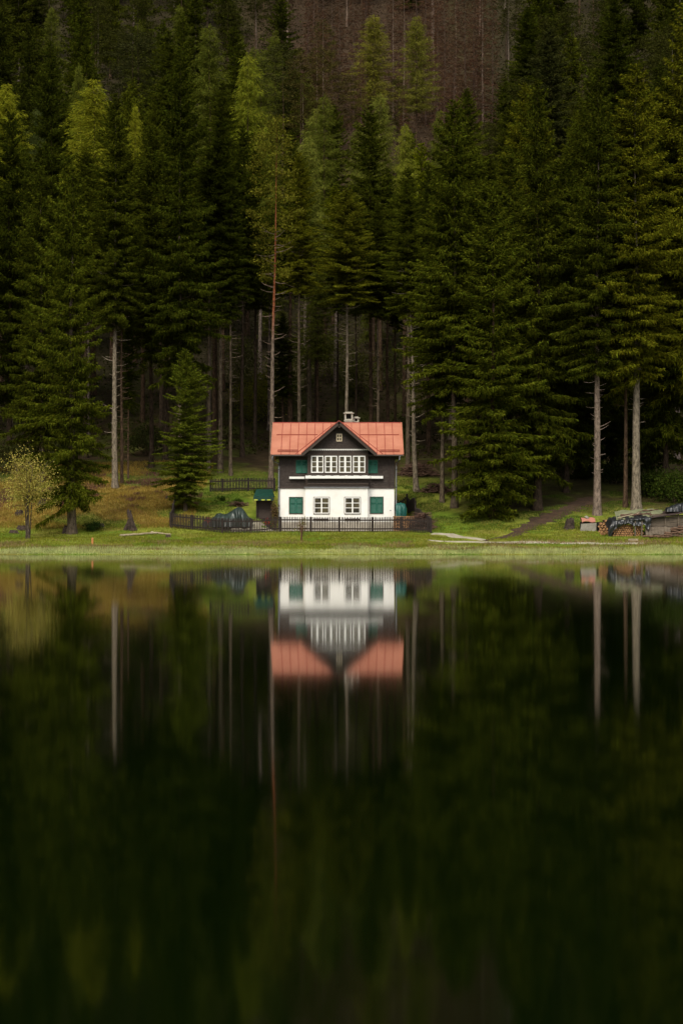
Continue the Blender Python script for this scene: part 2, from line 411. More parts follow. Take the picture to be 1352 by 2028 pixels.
# ------------------------------------------------------------------ foliage generators (numpy)
def kites(P, D, Ln, Wd, rng, droop=0.15):
    """one 4-sided leaf per row, returns v,f"""
    n = len(P)
    D = D/np.linalg.norm(D, axis=1, keepdims=True)
    R = rng.normal(size=(n, 3)); Sd = np.cross(D, R); Sd /= np.linalg.norm(Sd, axis=1, keepdims=True)+1e-9
    Ln = Ln[:, None]; Wd = Wd[:, None]
    mid = P+D*Ln*0.42
    tip = P+D*Ln; tip[:, 2] -= droop*Ln[:, 0]
    v = np.stack([P, mid+Sd*Wd/2, tip, mid-Sd*Wd/2], 1).reshape(-1, 3)
    f = np.arange(4*n).reshape(n, 4)
    return v, f

def conifer_crown(name, seed, L, R, style='spruce', step=0.36, per=6, mat=None, fine=0.0165, lsc=0.86):
    rng = np.random.default_rng(seed)
    P = []; D = []; Ls = []; Ws = []
    z = 0.0
    side_bias = rng.uniform(0, 2*PI); sb = rng.uniform(0.0, 0.22)
    gaps = [(rng.uniform(0, 2*PI), rng.uniform(0.05, 0.75)) for _ in range(7)]
    while z < L:
        u = z/L
        if style == 'spruce':
            prof = (1-u)**0.56*min(1, 0.60+2.1*u)*1.25
            elev = -0.30+0.95*u; dr = 0.30*(1-u); up = 0.22; nb = per
        elif style == 'larch':
            prof = (1-u)**0.62*min(1, 0.6+1.6*u)*1.15; elev = 0.05+0.6*u; dr = 0.30; up = 0.12; nb = per
        elif style == 'pine':
            prof = (1-u)**0.42*min(1, 0.45+1.3*u); elev = 0.05+0.6*u; dr = 0.10; up = 0.12; nb = max(3, per-1)
        else:  # bare
            prof = (1-u)**0.75*min(1, 0.6+u); elev = -0.1+0.7*u; dr = 0.2; up = 0.1; nb = per
        a0 = rng.uniform(0, 2*PI)
        for k in range(nb):
            a = a0+2*PI*k/nb+rng.normal(0, 0.22)
            l = R*prof*rng.uniform(0.5, 1.28)*(1+sb*math.cos(a-side_bias))
            for ga, gu in gaps:
                if abs(u-gu) < 0.035 and math.cos(a-ga) > 0.5: l *= 0.45
            l = max(l, 0.22)
            zz = z+rng.uniform(-step, step)*0.85
            out = np.array([math.cos(a), math.sin(a), 0.0]); sd = np.array([-out[1], out[0], 0.0])
            e = elev+rng.normal(0, 0.15)
            if style == 'bare': n = int(l/0.075)+2
            elif style == 'pine': n = int(l/0.022)+4
            elif style == 'spruce': n = int(l/fine)+4
            else: n = int(l/0.026)+3
            s = rng.uniform(0.02 if style != 'pine' else 0.45, 1.0, n)
            if style == 'pine': s = np.clip(1-np.abs(rng.normal(0, 0.2, n)), 0.3, 1)
            p = out*(l*s)[:, None]
            p[:, 2] += zz + l*(math.tan(e)*s - dr*s**2 + up*s**3)
            sg = np.where(rng.random(n) < 0.5, -1.0, 1.0)
            wide = (1-s*0.65)
            if style == 'spruce':
                tl = (0.14+0.24*wide*min(1, l/2.2))*rng.uniform(0.6, 1.35, n)*lsc
                d = out*rng.uniform(0.45, 1.0, n)[:, None] + sd*(sg*rng.uniform(0.3, 1.0, n)*wide)[:, None]
                d[:, 2] += rng.uniform(-0.75, 0.12, n)*(1-0.6*u)
                off = sd*(sg*rng.uniform(0, 0.62, n)*wide*min(1, l/2))[:, None]
                p = p+off; p[:, 2] -= rng.uniform(0, 0.15, n)*min(1, l/1.5)
                wv = rng.uniform(0.06, 0.115, n)*lsc
                # hanging twigs
                m2 = rng.random(n) < 0.62*(1-.8*u)
                p2 = p[m2]; d2 = np.stack([rng.normal(0, .25, m2.sum()), rng.normal(0, .25, m2.sum()), -np.ones(m2.sum())], 1)
                P.append(p2); D.append(d2); Ls.append(rng.uniform(0.16, 0.48, m2.sum())*lsc); Ws.append(rng.uniform(0.045, 0.085, m2.sum())*lsc)
            elif style == 'larch':
                tl = rng.uniform(0.14, 0.5, n)
                d = out*rng.uniform(0.2, 0.9, n)[:, None] + sd*(sg*rng.uniform(0.1, 0.8, n))[:, None]
                d[:, 2] += rng.uniform(-1.0, 0.2, n)
                p = p+sd*(sg*rng.uniform(0, 0.45, n)*wide)[:, None]; p[:, 2] -= rng.uniform(0, 0.35, n)*min(1, l)
                wv = rng.uniform(0.03, 0.065, n)
            elif style == 'pine':
                c = rng.normal(0, 0.24, (n, 3))*np.array([1, 1, .6]); p = p+c
                tl = rng.uniform(0.14, 0.28, n); d = out*0.5+rng.normal(0, 0.6, (n, 3)); d[:, 2] += 0.45
                wv = rng.uniform(0.05, 0.10, n)
            else:
                tl = rng.uniform(0.25, 0.7, n); d = out*rng.uniform(0.4, 1, n)[:, None]+sd*(sg*rng.uniform(0.1, 0.8, n))[:, None]
                d[:, 2] += rng.uniform(-0.7, 0.2, n); wv = rng.uniform(0.03, 0.06, n)
            P.append(p); D.append(d); Ls.append(tl); Ws.append(wv)
        z += step*rng.uniform(0.75, 1.2)*(1.0 if u < 0.7 else 0.75)
    # leader
    n = 26; s = rng.uniform(0, 1, n)
    P.append(np.stack([rng.normal(0, .03, n), rng.normal(0, .03, n), L-0.6+0.9*s], 1))
    D.append(np.stack([rng.normal(0, .5, n), rng.normal(0, .5, n), np.ones(n)], 1)); Ls.append(np.full(n, 0.25)); Ws.append(np.full(n, 0.06))
    v, f = kites(np.concatenate(P), np.concatenate(D), np.concatenate(Ls), np.concatenate(Ws), rng)
    return np_mesh(name, v, f, mat)

def trunk_mesh(name, seed, n=9, rings=22):
    rng = np.random.default_rng(seed); mb = MB(); pts = []; rad = []
    wx = rng.uniform(-1, 1, 4); wy = rng.uniform(-1, 1, 4)
    for i in range(rings):
        t = i/(rings-1)
        t = t**1.25
        pts.append((0.25*sum(wx[k]*math.sin(t*PI*(k+1)) for k in range(4))/1.5, 0.25*sum(wy[k]*math.sin(t*PI*(k+1)) for k in range(4))/1.5, t))
        rad.append(((1-t)**1.15*0.97+0.01)*(1+0.45*math.exp(-t*55))*(1+rng.normal(0, 0.02)))
    b = 0
    for (x, y, zz), r in zip(pts, rad):
        for k in range(n):
            a = 2*PI*k/n; q = r*(1+0.05*math.sin(3*a+seed)); mb.v.append((x+q*math.cos(a), y+q*math.sin(a), zz))
    for i in range(rings-1):
        for k in range(n):
            mb.f.append((i*n+k, i*n+(k+1) % n, (i+1)*n+(k+1) % n, (i+1)*n+k))
    return mb.mesh(name, M['bark'], True)

def dead_mesh(name, seed, H=12.0, num=64, lmin=0.5, lmax=1.9, thick=0.032):
    r = random.Random(seed); mb = MB()
    for i in range(num):
        zz = H*(i+r.random())/num; a = r.uniform(0, 2*PI); l = r.uniform(lmin, lmax)*(0.5+0.5*zz/H)
        dz = r.uniform(-0.35, 0.1); pts = []
        for k in range(5):
            t = k/4; pts.append((math.cos(a)*l*t+r.uniform(-.03, .03), math.sin(a)*l*t+r.uniform(-.03, .03), zz+l*(dz*t+0.25*t*t)))
        mb.tube(pts, [thick*(1-0.75*k/4) for k in range(5)], 3, cap=False)
        if r.random() < 0.55:
            q = Vector(pts[2]); a2 = a+r.choice((-1, 1))*0.7; l2 = l*0.4
            mb.tube([q, q+Vector((math.cos(a2)*l2, math.sin(a2)*l2, l2*0.1))], [thick*0.5, thick*0.2], 3, cap=False)
    return mb.mesh(name, M['bark'])

SPR = [conifer_crown('spruce_crown', 11+i, 22.0, 2.7, 'spruce', 0.47, 6, M['needle'], 0.0118) for i in range(6)]
SPR_LO = [conifer_crown('spruce_crown', 41+i, 18.0, 2.6, 'spruce', 0.42, 6, M['needle'], 0.034, 1.25) for i in range(4)]
LAR = [conifer_crown('larch_crown', 61+i, 16.0, 2.9, 'larch', 0.36, 6, M['leaf']) for i in range(3)]
PIN = [conifer_crown('pine_crown', 71+i, 12.0, 2.6, 'pine', 0.42, 5, M['needle']) for i in range(2)]
BARE = [conifer_crown('bare_crown', 81+i, 20.0, 2.2, 'bare', 0.42, 5, M['leaf']) for i in range(2)]
TRK = [trunk_mesh('trunk', 91+i) for i in range(4)]
PTRK = trunk_mesh('trunk', 90); PTRK.materials[0] = M['pinebark']
DEAD = [dead_mesh('dead_branch', 95+i) for i in range(3)]
CH = {'spruce': (SPR, 22.0, 2.7), 'far_spruce': (SPR_LO, 18.0, 2.6), 'larch': (LAR, 16.0, 2.9), 'pine': (PIN, 12.0, 2.6), 'bare_larch': (BARE, 20.0, 2.2)}

GREY, BROWN, DARKB, PALE = (0.100, 0.076, 0.051), (0.068, 0.043, 0.026), (0.042, 0.029, 0.019), (0.165, 0.134, 0.096)
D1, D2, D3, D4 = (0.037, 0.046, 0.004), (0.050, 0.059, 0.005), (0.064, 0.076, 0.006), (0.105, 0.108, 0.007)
LB, LP, LM = (0.24, 0.25, 0.018), (0.165, 0.18, 0.028), (0.105, 0.12, 0.016)
placed = []
TREES = []
def tree(kind, pos, h, cb, rad, tint, label, group=None, bark=GREY, tr=None, dead=0.0, lean=0.0, seed=0, name=None, pinetrunk=False):
    """pos base point, h height, cb crown base height, rad crown radius"""
    r = random.Random(seed*977+int(pos.x*31)+int(pos.y*7))
    crowns, cl, cr_ = CH[kind]
    nm = name or {'spruce': 'spruce_tree', 'far_spruce': 'spruce_tree', 'larch': 'larch_tree', 'pine': 'pine_tree', 'bare_larch': 'bare_larch'}[kind]
    root = thing(nm, (pos.x, pos.y, pos.z-0.08), label, 'tree', group, (0, lean, 0))
    tr = tr or 0.0085*h+0.03
    t = link('trunk', r.choice(TRK), root, (0, 0, 0), (0, 0, r.uniform(0, 6.28)), (tr, tr, h*0.985)); t.color = rgb(bark)
    if pinetrunk:
        t.data = PTRK
    c = link('crown', r.choice(crowns), root, (0, 0, cb), (0, 0, r.uniform(0, 6.28)), (rad/cr_, rad/cr_, (h-cb)/(cl+0.2))); c.color = rgb(tint)
    if dead > 0:
        d = link('dead_branch', r.choice(DEAD), root, (0, 0, cb-dead), (0, 0, r.uniform(0, 6.28)), (1, 1, (dead*1.05+0.25*(h-cb))/12.0))
        d.color = rgb([min(1, q*1.25) for q in bark]); d['kind'] = 'stuff'
    placed.append((pos.x, pos.y)); TREES.append(root)
    return root
HEROES = []
def ptree(kind, px, base, top, cbot, hw, tint, label, D=None, **k):
    """tree read off the photograph: base pixel (on the ground) or distance D, top, crown bottom and half width in pixels"""
    if D is None: p = hit(px, base)
    else: p = Vector((PX(px, D), D, tz(PX(px, D), D)))
    HEROES.append((px, p.y, top, cbot, hw))
    h = PZ(top, p.y)-p.z; cb = max(0.3, PZ(cbot, p.y)-p.z)
    return tree(kind, p, h, cb, hw*p.y/F, tint, label, **k)

# ---- trees that can be told apart, read from the photograph
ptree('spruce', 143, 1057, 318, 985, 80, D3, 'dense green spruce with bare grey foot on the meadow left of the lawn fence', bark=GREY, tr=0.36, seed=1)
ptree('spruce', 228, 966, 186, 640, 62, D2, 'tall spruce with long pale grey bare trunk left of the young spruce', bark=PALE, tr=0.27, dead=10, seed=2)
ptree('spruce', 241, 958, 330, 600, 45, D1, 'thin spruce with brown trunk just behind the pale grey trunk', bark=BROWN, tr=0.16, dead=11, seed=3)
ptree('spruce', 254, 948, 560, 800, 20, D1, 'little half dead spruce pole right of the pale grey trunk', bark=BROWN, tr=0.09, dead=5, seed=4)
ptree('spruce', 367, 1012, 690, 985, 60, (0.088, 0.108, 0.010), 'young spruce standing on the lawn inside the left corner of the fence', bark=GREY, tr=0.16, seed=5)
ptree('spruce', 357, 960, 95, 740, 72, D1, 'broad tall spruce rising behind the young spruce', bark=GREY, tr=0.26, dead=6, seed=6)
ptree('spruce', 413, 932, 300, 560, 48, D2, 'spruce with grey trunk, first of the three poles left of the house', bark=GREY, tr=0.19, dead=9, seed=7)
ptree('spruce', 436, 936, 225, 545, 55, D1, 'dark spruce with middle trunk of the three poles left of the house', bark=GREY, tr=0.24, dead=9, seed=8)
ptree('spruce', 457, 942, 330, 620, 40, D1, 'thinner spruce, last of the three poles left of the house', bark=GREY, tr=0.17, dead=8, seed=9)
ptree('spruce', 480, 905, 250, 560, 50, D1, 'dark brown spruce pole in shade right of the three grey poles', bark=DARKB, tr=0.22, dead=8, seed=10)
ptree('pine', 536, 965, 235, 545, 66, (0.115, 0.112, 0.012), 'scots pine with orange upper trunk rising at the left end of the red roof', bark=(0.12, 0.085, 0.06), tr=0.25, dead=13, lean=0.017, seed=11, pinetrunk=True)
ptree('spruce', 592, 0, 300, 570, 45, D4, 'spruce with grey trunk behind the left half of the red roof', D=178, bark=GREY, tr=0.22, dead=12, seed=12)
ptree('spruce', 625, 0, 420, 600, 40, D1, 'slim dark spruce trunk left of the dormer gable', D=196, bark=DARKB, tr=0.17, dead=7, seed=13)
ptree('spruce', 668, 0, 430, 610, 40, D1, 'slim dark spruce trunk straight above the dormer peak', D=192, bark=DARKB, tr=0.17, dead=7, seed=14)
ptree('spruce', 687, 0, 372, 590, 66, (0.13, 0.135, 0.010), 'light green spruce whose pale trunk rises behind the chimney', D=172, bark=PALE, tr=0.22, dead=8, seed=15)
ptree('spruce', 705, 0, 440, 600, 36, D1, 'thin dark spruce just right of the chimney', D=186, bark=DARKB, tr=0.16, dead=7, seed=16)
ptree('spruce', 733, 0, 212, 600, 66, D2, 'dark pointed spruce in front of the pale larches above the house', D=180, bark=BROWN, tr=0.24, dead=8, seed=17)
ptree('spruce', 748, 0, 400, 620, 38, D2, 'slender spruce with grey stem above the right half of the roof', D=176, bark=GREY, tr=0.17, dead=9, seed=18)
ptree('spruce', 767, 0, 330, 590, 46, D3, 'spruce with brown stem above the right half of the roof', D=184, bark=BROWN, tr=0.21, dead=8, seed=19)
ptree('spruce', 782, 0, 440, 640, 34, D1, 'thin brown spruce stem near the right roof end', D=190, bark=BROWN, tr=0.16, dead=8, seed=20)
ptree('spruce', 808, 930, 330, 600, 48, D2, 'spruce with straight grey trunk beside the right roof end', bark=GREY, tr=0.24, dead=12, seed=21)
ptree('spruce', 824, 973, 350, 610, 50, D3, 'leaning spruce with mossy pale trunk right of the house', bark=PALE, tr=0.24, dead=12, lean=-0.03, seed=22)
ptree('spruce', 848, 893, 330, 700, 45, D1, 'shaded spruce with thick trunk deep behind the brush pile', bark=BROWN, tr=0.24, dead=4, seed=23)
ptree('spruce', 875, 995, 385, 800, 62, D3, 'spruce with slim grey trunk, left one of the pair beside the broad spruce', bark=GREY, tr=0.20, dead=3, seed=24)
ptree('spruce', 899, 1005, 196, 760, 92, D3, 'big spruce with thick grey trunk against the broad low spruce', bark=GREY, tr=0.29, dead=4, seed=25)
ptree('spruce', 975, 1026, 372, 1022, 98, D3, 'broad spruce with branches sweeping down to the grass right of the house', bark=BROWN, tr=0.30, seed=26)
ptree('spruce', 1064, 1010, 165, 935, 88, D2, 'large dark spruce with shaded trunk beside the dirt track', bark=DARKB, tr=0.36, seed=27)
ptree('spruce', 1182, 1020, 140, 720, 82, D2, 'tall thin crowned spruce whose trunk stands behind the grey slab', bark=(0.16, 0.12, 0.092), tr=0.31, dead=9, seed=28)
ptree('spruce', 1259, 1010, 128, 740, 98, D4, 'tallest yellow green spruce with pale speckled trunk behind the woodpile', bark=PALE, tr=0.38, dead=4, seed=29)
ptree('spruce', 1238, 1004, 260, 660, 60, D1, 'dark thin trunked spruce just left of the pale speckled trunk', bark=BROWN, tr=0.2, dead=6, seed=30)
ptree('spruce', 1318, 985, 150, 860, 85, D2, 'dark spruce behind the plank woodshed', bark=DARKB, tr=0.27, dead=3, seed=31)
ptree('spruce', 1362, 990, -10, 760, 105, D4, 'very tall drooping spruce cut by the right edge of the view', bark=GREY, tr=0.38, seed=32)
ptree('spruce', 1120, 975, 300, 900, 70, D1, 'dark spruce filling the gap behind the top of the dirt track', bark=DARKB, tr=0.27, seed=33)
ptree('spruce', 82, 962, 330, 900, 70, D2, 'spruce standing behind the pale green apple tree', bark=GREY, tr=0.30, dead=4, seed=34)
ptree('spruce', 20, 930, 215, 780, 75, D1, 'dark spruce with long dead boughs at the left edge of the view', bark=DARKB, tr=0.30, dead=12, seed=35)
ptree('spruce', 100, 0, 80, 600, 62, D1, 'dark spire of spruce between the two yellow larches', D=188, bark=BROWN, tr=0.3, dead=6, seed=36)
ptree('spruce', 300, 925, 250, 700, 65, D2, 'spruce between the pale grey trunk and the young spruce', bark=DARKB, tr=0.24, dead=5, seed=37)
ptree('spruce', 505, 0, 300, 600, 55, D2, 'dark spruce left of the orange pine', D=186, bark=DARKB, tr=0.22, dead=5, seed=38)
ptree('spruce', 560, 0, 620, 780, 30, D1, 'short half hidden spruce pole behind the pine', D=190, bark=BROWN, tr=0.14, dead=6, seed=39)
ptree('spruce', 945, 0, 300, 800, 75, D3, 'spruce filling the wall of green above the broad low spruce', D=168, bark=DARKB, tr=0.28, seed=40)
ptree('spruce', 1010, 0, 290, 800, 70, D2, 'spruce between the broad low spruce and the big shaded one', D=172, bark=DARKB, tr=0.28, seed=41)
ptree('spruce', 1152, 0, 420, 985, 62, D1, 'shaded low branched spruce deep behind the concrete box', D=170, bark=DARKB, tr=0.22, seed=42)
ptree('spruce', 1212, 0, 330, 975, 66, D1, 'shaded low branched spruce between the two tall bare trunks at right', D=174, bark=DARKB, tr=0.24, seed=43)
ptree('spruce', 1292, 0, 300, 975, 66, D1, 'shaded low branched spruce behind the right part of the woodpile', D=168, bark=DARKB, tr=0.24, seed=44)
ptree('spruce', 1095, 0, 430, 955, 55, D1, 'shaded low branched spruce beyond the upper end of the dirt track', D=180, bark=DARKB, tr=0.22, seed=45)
# larches and tops on the slope
ptree('larch', 186, 0, 158, 420, 88, LB, 'bright yellow green larch at left above the grey trunk spruce', D=205, bark=BROWN, seed=50)
ptree('larch', 12, 0, 166, 400, 66, LB, 'bright yellow green larch at the left edge', D=205, bark=BROWN, seed=51)
ptree('larch', 268, 0, 205, 380, 26, LB, 'small bright larch right of the big yellow larch', D=212, bark=BROWN, seed=52)
ptree('larch', 490, 0, 104, 420, 62, (0.19, 0.21, 0.018), 'slender bright green larch left of centre high above the roof', D=222, bark=BROWN, seed=53)
ptree('larch', 415, 0, 48, 330, 62, LM, 'dull green larch left of the slender bright larch', D=245, bark=BROWN, seed=54)
ptree('larch', 612, 0, 268, 540, 56, LP, 'pale larch right of the orange pine crown', D=192, bark=GREY, seed=55)
ptree('larch', 642, 0, 186, 420, 44, LM, 'soft green larch standing above the dormer peak', D=218, bark=BROWN, seed=56)
ptree('larch', 752, 0, 184, 430, 60, LP, 'pale larch behind the dark pointed spruce', D=205, bark=BROWN, seed=57)
ptree('larch', 802, 0, 244, 470, 40, (0.20, 0.215, 0.024), 'pale larch right of the dark pointed spruce', D=198, bark=BROWN, seed=58)
ptree('larch', 740, 0, 28, 200, 56, (0.20, 0.19, 0.026), 'left of two pale larches standing out before the brown bare stand', D=268, bark=BROWN, seed=59)
ptree('larch', 824, 0, 32, 215, 52, (0.17, 0.17, 0.024), 'right of two pale larches standing out before the brown bare stand', D=268, bark=BROWN, seed=60)
ptree('pine', 262, 0, 66, 200, 72, (0.045, 0.048, 0.014), 'dark round topped pine high at upper left', D=250, bark=BROWN, seed=61)
ptree('pine', 560, 0, 90, 230, 52, (0.05, 0.052, 0.014), 'dull round topped pine left of the brown bare stand', D=262, bark=BROWN, seed=62)
ptree('spruce', 1040, 0, 165, 600, 70, D4, 'yellow tipped spruce in the middle of the right slope', D=182, bark=BROWN, seed=63)
ptree('spruce', 1088, 0, 55, 330, 62, (0.045, 0.05, 0.012), 'brownish pointed spruce standing high on the right slope', D=225, bark=BROWN, seed=64)
ptree('spruce', 1045, 0, 12, 280, 50, D1, 'dark spruce spire beside the brown bare stand', D=250, bark=BROWN, seed=65)
ptree('spruce', 1218, 0, 2, 300, 66, D1, 'black green spruce high at upper right', D=240, bark=BROWN, seed=66)
ptree('spruce', 335, 0, 62, 330, 50, D2, 'narrow spruce between the round pine and the dull larch', D=228, bark=BROWN, seed=67)
ptree('spruce', 440, 0, 160, 420, 50, D2, 'spruce in front of the dull larch left of centre', D=205, bark=BROWN, seed=68)
ptree('spruce', 575, 0, 260, 560, 52, D2, 'spruce between the orange pine and the pale larch', D=190, bark=BROWN, seed=69)
for i, (px, tp, hw, lb) in enumerate([(596, 108, 46, 'dull brownish pine left of the bare stand, nearest the round pine'), (640, 96, 44, 'dull brownish pine at the left foot of the bare stand'), (692, 150, 40, 'low dull pine in front of the bare stand')]):
    ptree('pine', px, 0, tp, 250, hw, (0.075, 0.062, 0.016), lb, D=252, bark=BROWN, seed=140+i)
ptree('spruce', 660, 0, 205, 420, 36, D2, 'short spruce on the slope between two pale larches above the dormer', D=226, bark=BROWN, seed=145)
ptree('spruce', 925, 0, 175, 420, 46, D3, 'spruce standing at the right foot of the bare stand', D=215, bark=BROWN, seed=146)
# brown bare stand
bare_px = [(640, 20), (672, -10), (700, -30), (778, -45), (866, -40), (880, -60), (902, -20), (921, -50), (938, -25), (955, -40), (975, -15), (842, -70), (800, -60), (610, 0), (725, -60)]
for i, (px, tp) in enumerate(bare_px):
    ptree('bare_larch', px, 0, tp, 250, 34, (0.10, 0.055, 0.031), 'bare brown larch trunk in the leafless stand at top centre', group='bare brown larches at the top of the slope',
          D=285+(i*37 % 23), bark=(0.17, 0.12, 0.09) if i % 3 == 0 else (0.085, 0.055, 0.04), tr=0.21, dead=3, seed=80+i)
for i, (px, tp, cbm) in enumerate([(930, 130, 0.9), (925, 85, 0.9), (865, 60, 0.9)]):
    pass

# ---- the rest of the forest
r = random.Random(5)
cand = []
for k in range(5200):
    u = r.random(); y = 176+ (385-176)*u**1.0
    x = r.uniform(-1, 1)*(0.195*y+7)
    sp = 4.6 if y < 200 else (5.6 if y < 240 else 6.6 if y < 300 else 8.0)
    if any((x-a)**2+(y-b)**2 < (sp*(0.72 if j < 75 else 1))**2 for j, (a, b) in enumerate(placed)): continue
    px = 676+x*F/y
    z = tz(x, y)
    gy = HORY-(z-CAMZ)*F/y
    # keep the air in front of the house and the bare stand open
    if y < 205 and 470 < px < 850 and r.random() < 0.35: placed.append((x, y)); continue
    if 244 < y < 345 and 600+r.gauss(0, 30) < px < 972+r.gauss(0, 16):
        if r.random() < 0.16 and px < 800:
            tree('pine', Vector((x, y, z)), r.uniform(15, 19), 6, r.uniform(2.4, 3.2), (0.062, 0.058, 0.012), 'dull olive pine growing among the bare brown larches', group='olive pines among the bare larches', bark=BROWN, seed=k); continue
        tree('bare_larch', Vector((x, y, z)), r.uniform(17, 25), r.uniform(1, 6), r.uniform(1.6, 2.3), r.choice(((0.085, 0.047, 0.025), (0.055, 0.034, 0.019), (0.10, 0.057, 0.032))),
             'bare brown larch trunk in the leafless stand at top centre', group='bare brown larches at the top of the slope', bark=r.choice(((0.17, 0.12, 0.09), (0.085, 0.055, 0.04))), seed=k); continue
    if y < 200 and abs(px-236) < 42: continue
    side = next(n_ for lim_, n_ in ((0, 'the left edge of the view'), (110, 'the apple tree'), (190, 'the big meadow spruce'), (290, 'the pale grey trunk'), (410, 'the young spruce'),
                (500, 'the three grey poles'), (580, 'the orange pine'), (720, 'the dormer peak'), (860, 'the right roof end'), (1020, 'the broad low spruce'), (1140, 'the dirt track'),
                (1220, 'the concrete box'), (1352, 'the woodpile'), (9999, 'the right edge of the view')) if px < lim_)
    if 430 < px < 900 and y < 240: light_gain = 1.95  # glow at mid-slope is put into the foliage tint
    elif px < 90 or px > 1180: light_gain = 0.85  # darkening at the view's sides is put into the foliage tint
    else: light_gain = 1.05
    zone = 'lower rows' if y < 215 else 'middle rows' if y < 275 else 'top rows'
    h = r.uniform(25, 32) if y < 215 else r.uniform(21, 30)
    if 470 < px < 850: h *= 0.84
    if y > 240: h *= 0.9
    wpx = 2.6*F/y
    for (hx, hd, ht_, hc, hw_) in HEROES:
        if hd > y and abs(px-hx) < hw_*0.8+wpx*0.7:
            lim = ht_+0.55*(hc-ht_)                    # do not rise above the middle of that crown
            h = min(h, PZ(lim, y)-z)
    if h < 13: continue
    k2 = r.random()
    tint = r.choice((D1, D2, D2, D3)) if y < 235 else r.choice((D1, D1, D2))  # farther rows get darker tints: dimming towards the frame top painted in
    tint = (tint[0]*light_gain*1.03, tint[1]*light_gain, tint[2])
    if 440 < px < 880 and 178 < y < 300 and k2 < 0.5: kind = 'larch'; tint = r.choice((LM, LM, LP))
    elif px < 900 and y > 205 and k2 < 0.15 and y < 300: kind = 'larch'; tint = r.choice((LM, LM, (0.06, 0.075, 0.018)))
    elif y > 225 and k2 < 0.36: kind = 'pine'; tint = (0.042, 0.044, 0.009)
    else: kind = 'far_spruce' if y > 225 else 'spruce'
    cb = h*(r.uniform(0.42, 0.6) if y < 215 else r.uniform(0.06, 0.3)) if kind != 'pine' else h*0.55
    nice = {'far_spruce': 'dark spruce', 'spruce': 'dark spruce', 'larch': 'dull green larch', 'pine': 'dark pine'}[kind]
    pl = {'far_spruce': 'dark spruces', 'spruce': 'dark spruces', 'larch': 'dull green larches', 'pine': 'dark pines'}[kind]
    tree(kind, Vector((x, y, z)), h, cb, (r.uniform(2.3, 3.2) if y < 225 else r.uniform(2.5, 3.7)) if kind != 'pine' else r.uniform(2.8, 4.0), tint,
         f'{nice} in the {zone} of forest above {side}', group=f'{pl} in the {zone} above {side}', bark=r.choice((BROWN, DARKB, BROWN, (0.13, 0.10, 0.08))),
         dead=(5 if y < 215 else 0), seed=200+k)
print('TREES', len(TREES))

# ------------------------------------------------------------------ the house
HD = 151.0; BD = 150.35; RD = 149.72           # main wall, bay wall, gable rake distances
HX = PX(667, BD); HO = (HX, HD, PLOT)
house = thing('lake_house', HO, 'white and dark shingled house with red metal roof and front gable by the lake', 'house')
def hp(mb, name, mat, parent=None, smooth=False, **k):
    return mb.build(name, mat, parent or house, HO, smooth, **k)
X0, X1 = PX(553.5, HD), PX(780.5, HD)
ZW, ZE = PZ(965, HD), 7.5
YB = 159.2
BX0, BX1 = PX(604, BD), PX(728, BD)
GX0_, GX1_ = PX(608.5, BD), PX(728.5, BD)
RS = 0.591                                      # roof slope
def zroof(y): return 7.51+RS*(y-150.4)
YR = 155.0; ZR = zroof(YR)
XC = PX(671.3, RD); ZA = PZ(833.5, RD); DS = 0.874
# lower white walls
hp(MB().box(X0, X1, HD, YB, 0.6, ZW), 'wall', M['plaster'])
hp(MB().box(BX0, BX1, BD, HD-0.002, 0.6, ZW-0.03), 'bay_wall', M['plaster'])
hp(MB().box(X0-0.03, X1+0.03, HD-0.03, YB+0.03, 0.5, PLOT+0.72).box(BX0-0.03, BX1+0.03, BD-0.03, HD-0.032, 0.5, PLOT+0.72), 'plinth', M['plinth'])
# upper dark storey with gable ends
up = MB().box(X0-0.02, X1+0.02, HD+0.01, YB+0.02, ZW+0.003, 7.75)
up.prism([(X0-0.02, HD+0.3, 7.752), (X0-0.02, YB, 7.752), (X0-0.02, 155.1, ZR-0.25)], (0.2, 0, 0))
up.prism([(X1+0.02, HD+0.3, 7.752), (X1+0.02, YB, 7.752), (X1+0.02, 155.1, ZR-0.25)], (-0.2, 0, 0))
hp(up, 'upper_wall', M['brownwood'])
gz = ZA-0.25
gw = MB().prism([(GX0_, BD, ZW-0.02), (GX1_, BD, ZW-0.02), (GX1_, BD, ZA-0.3-DS*(GX1_-XC)), (XC, BD, gz-0.05), (GX0_, BD, ZA-0.3-DS*(XC-GX0_))], (0, HD-BD+0.9, 0))
hp(gw, 'bay_upper_wall', M['brownwood'])
# shingles
sh = MB(); rr = random.Random(3)
def shingles(x0, x1, z0, z1, y, inside, w0=0.15, h0=0.135):
    row = 0; z = z0
    while z < z1:
        x = x0-(w0/2 if row % 2 else 0)
        while x < x1:
            w = w0*rr.uniform(0.85, 1.15)
            if inside(x+w/2, z+h0/2):
                a, b = max(x, x0)+0.009, min(x+w, x1)-0.009; t = rr.uniform(0.035, 0.06); zz = z-0.02+rr.uniform(-.008, .008)
                sh.add([(a, y-t, zz), (b, y-t, zz), (b, y-0.006, z+h0), (a, y-0.006, z+h0), (a, y, zz), (b, y, zz)],
                       [(0, 1, 2, 3), (0, 4, 5, 1), (0, 3, 4), (1, 5, 2)])
            x += w
        z += h0; row += 1
def rc(px0, px1, py0, py1, D): return (PX(px0, D), PX(px1, D), PZ(py1, D), PZ(py0, D))
holes_main = [rc(583, 611, 908, 939, HD), rc(726, 750, 908, 939, HD), (BX0-0.1, BX1+0.05, ZW, 9)]
shingles(X0-0.02, X1+0.02, ZW+0.02, 7.45, HD+0.01, lambda x, z: not any(h[0] < x < h[1] and h[2] < z < h[3] for h in holes_main))
win_band = rc(613.5, 725.5, 899, 938.5, BD)
gwin = rc(664.5, 678.5, 857, 875.5, BD)
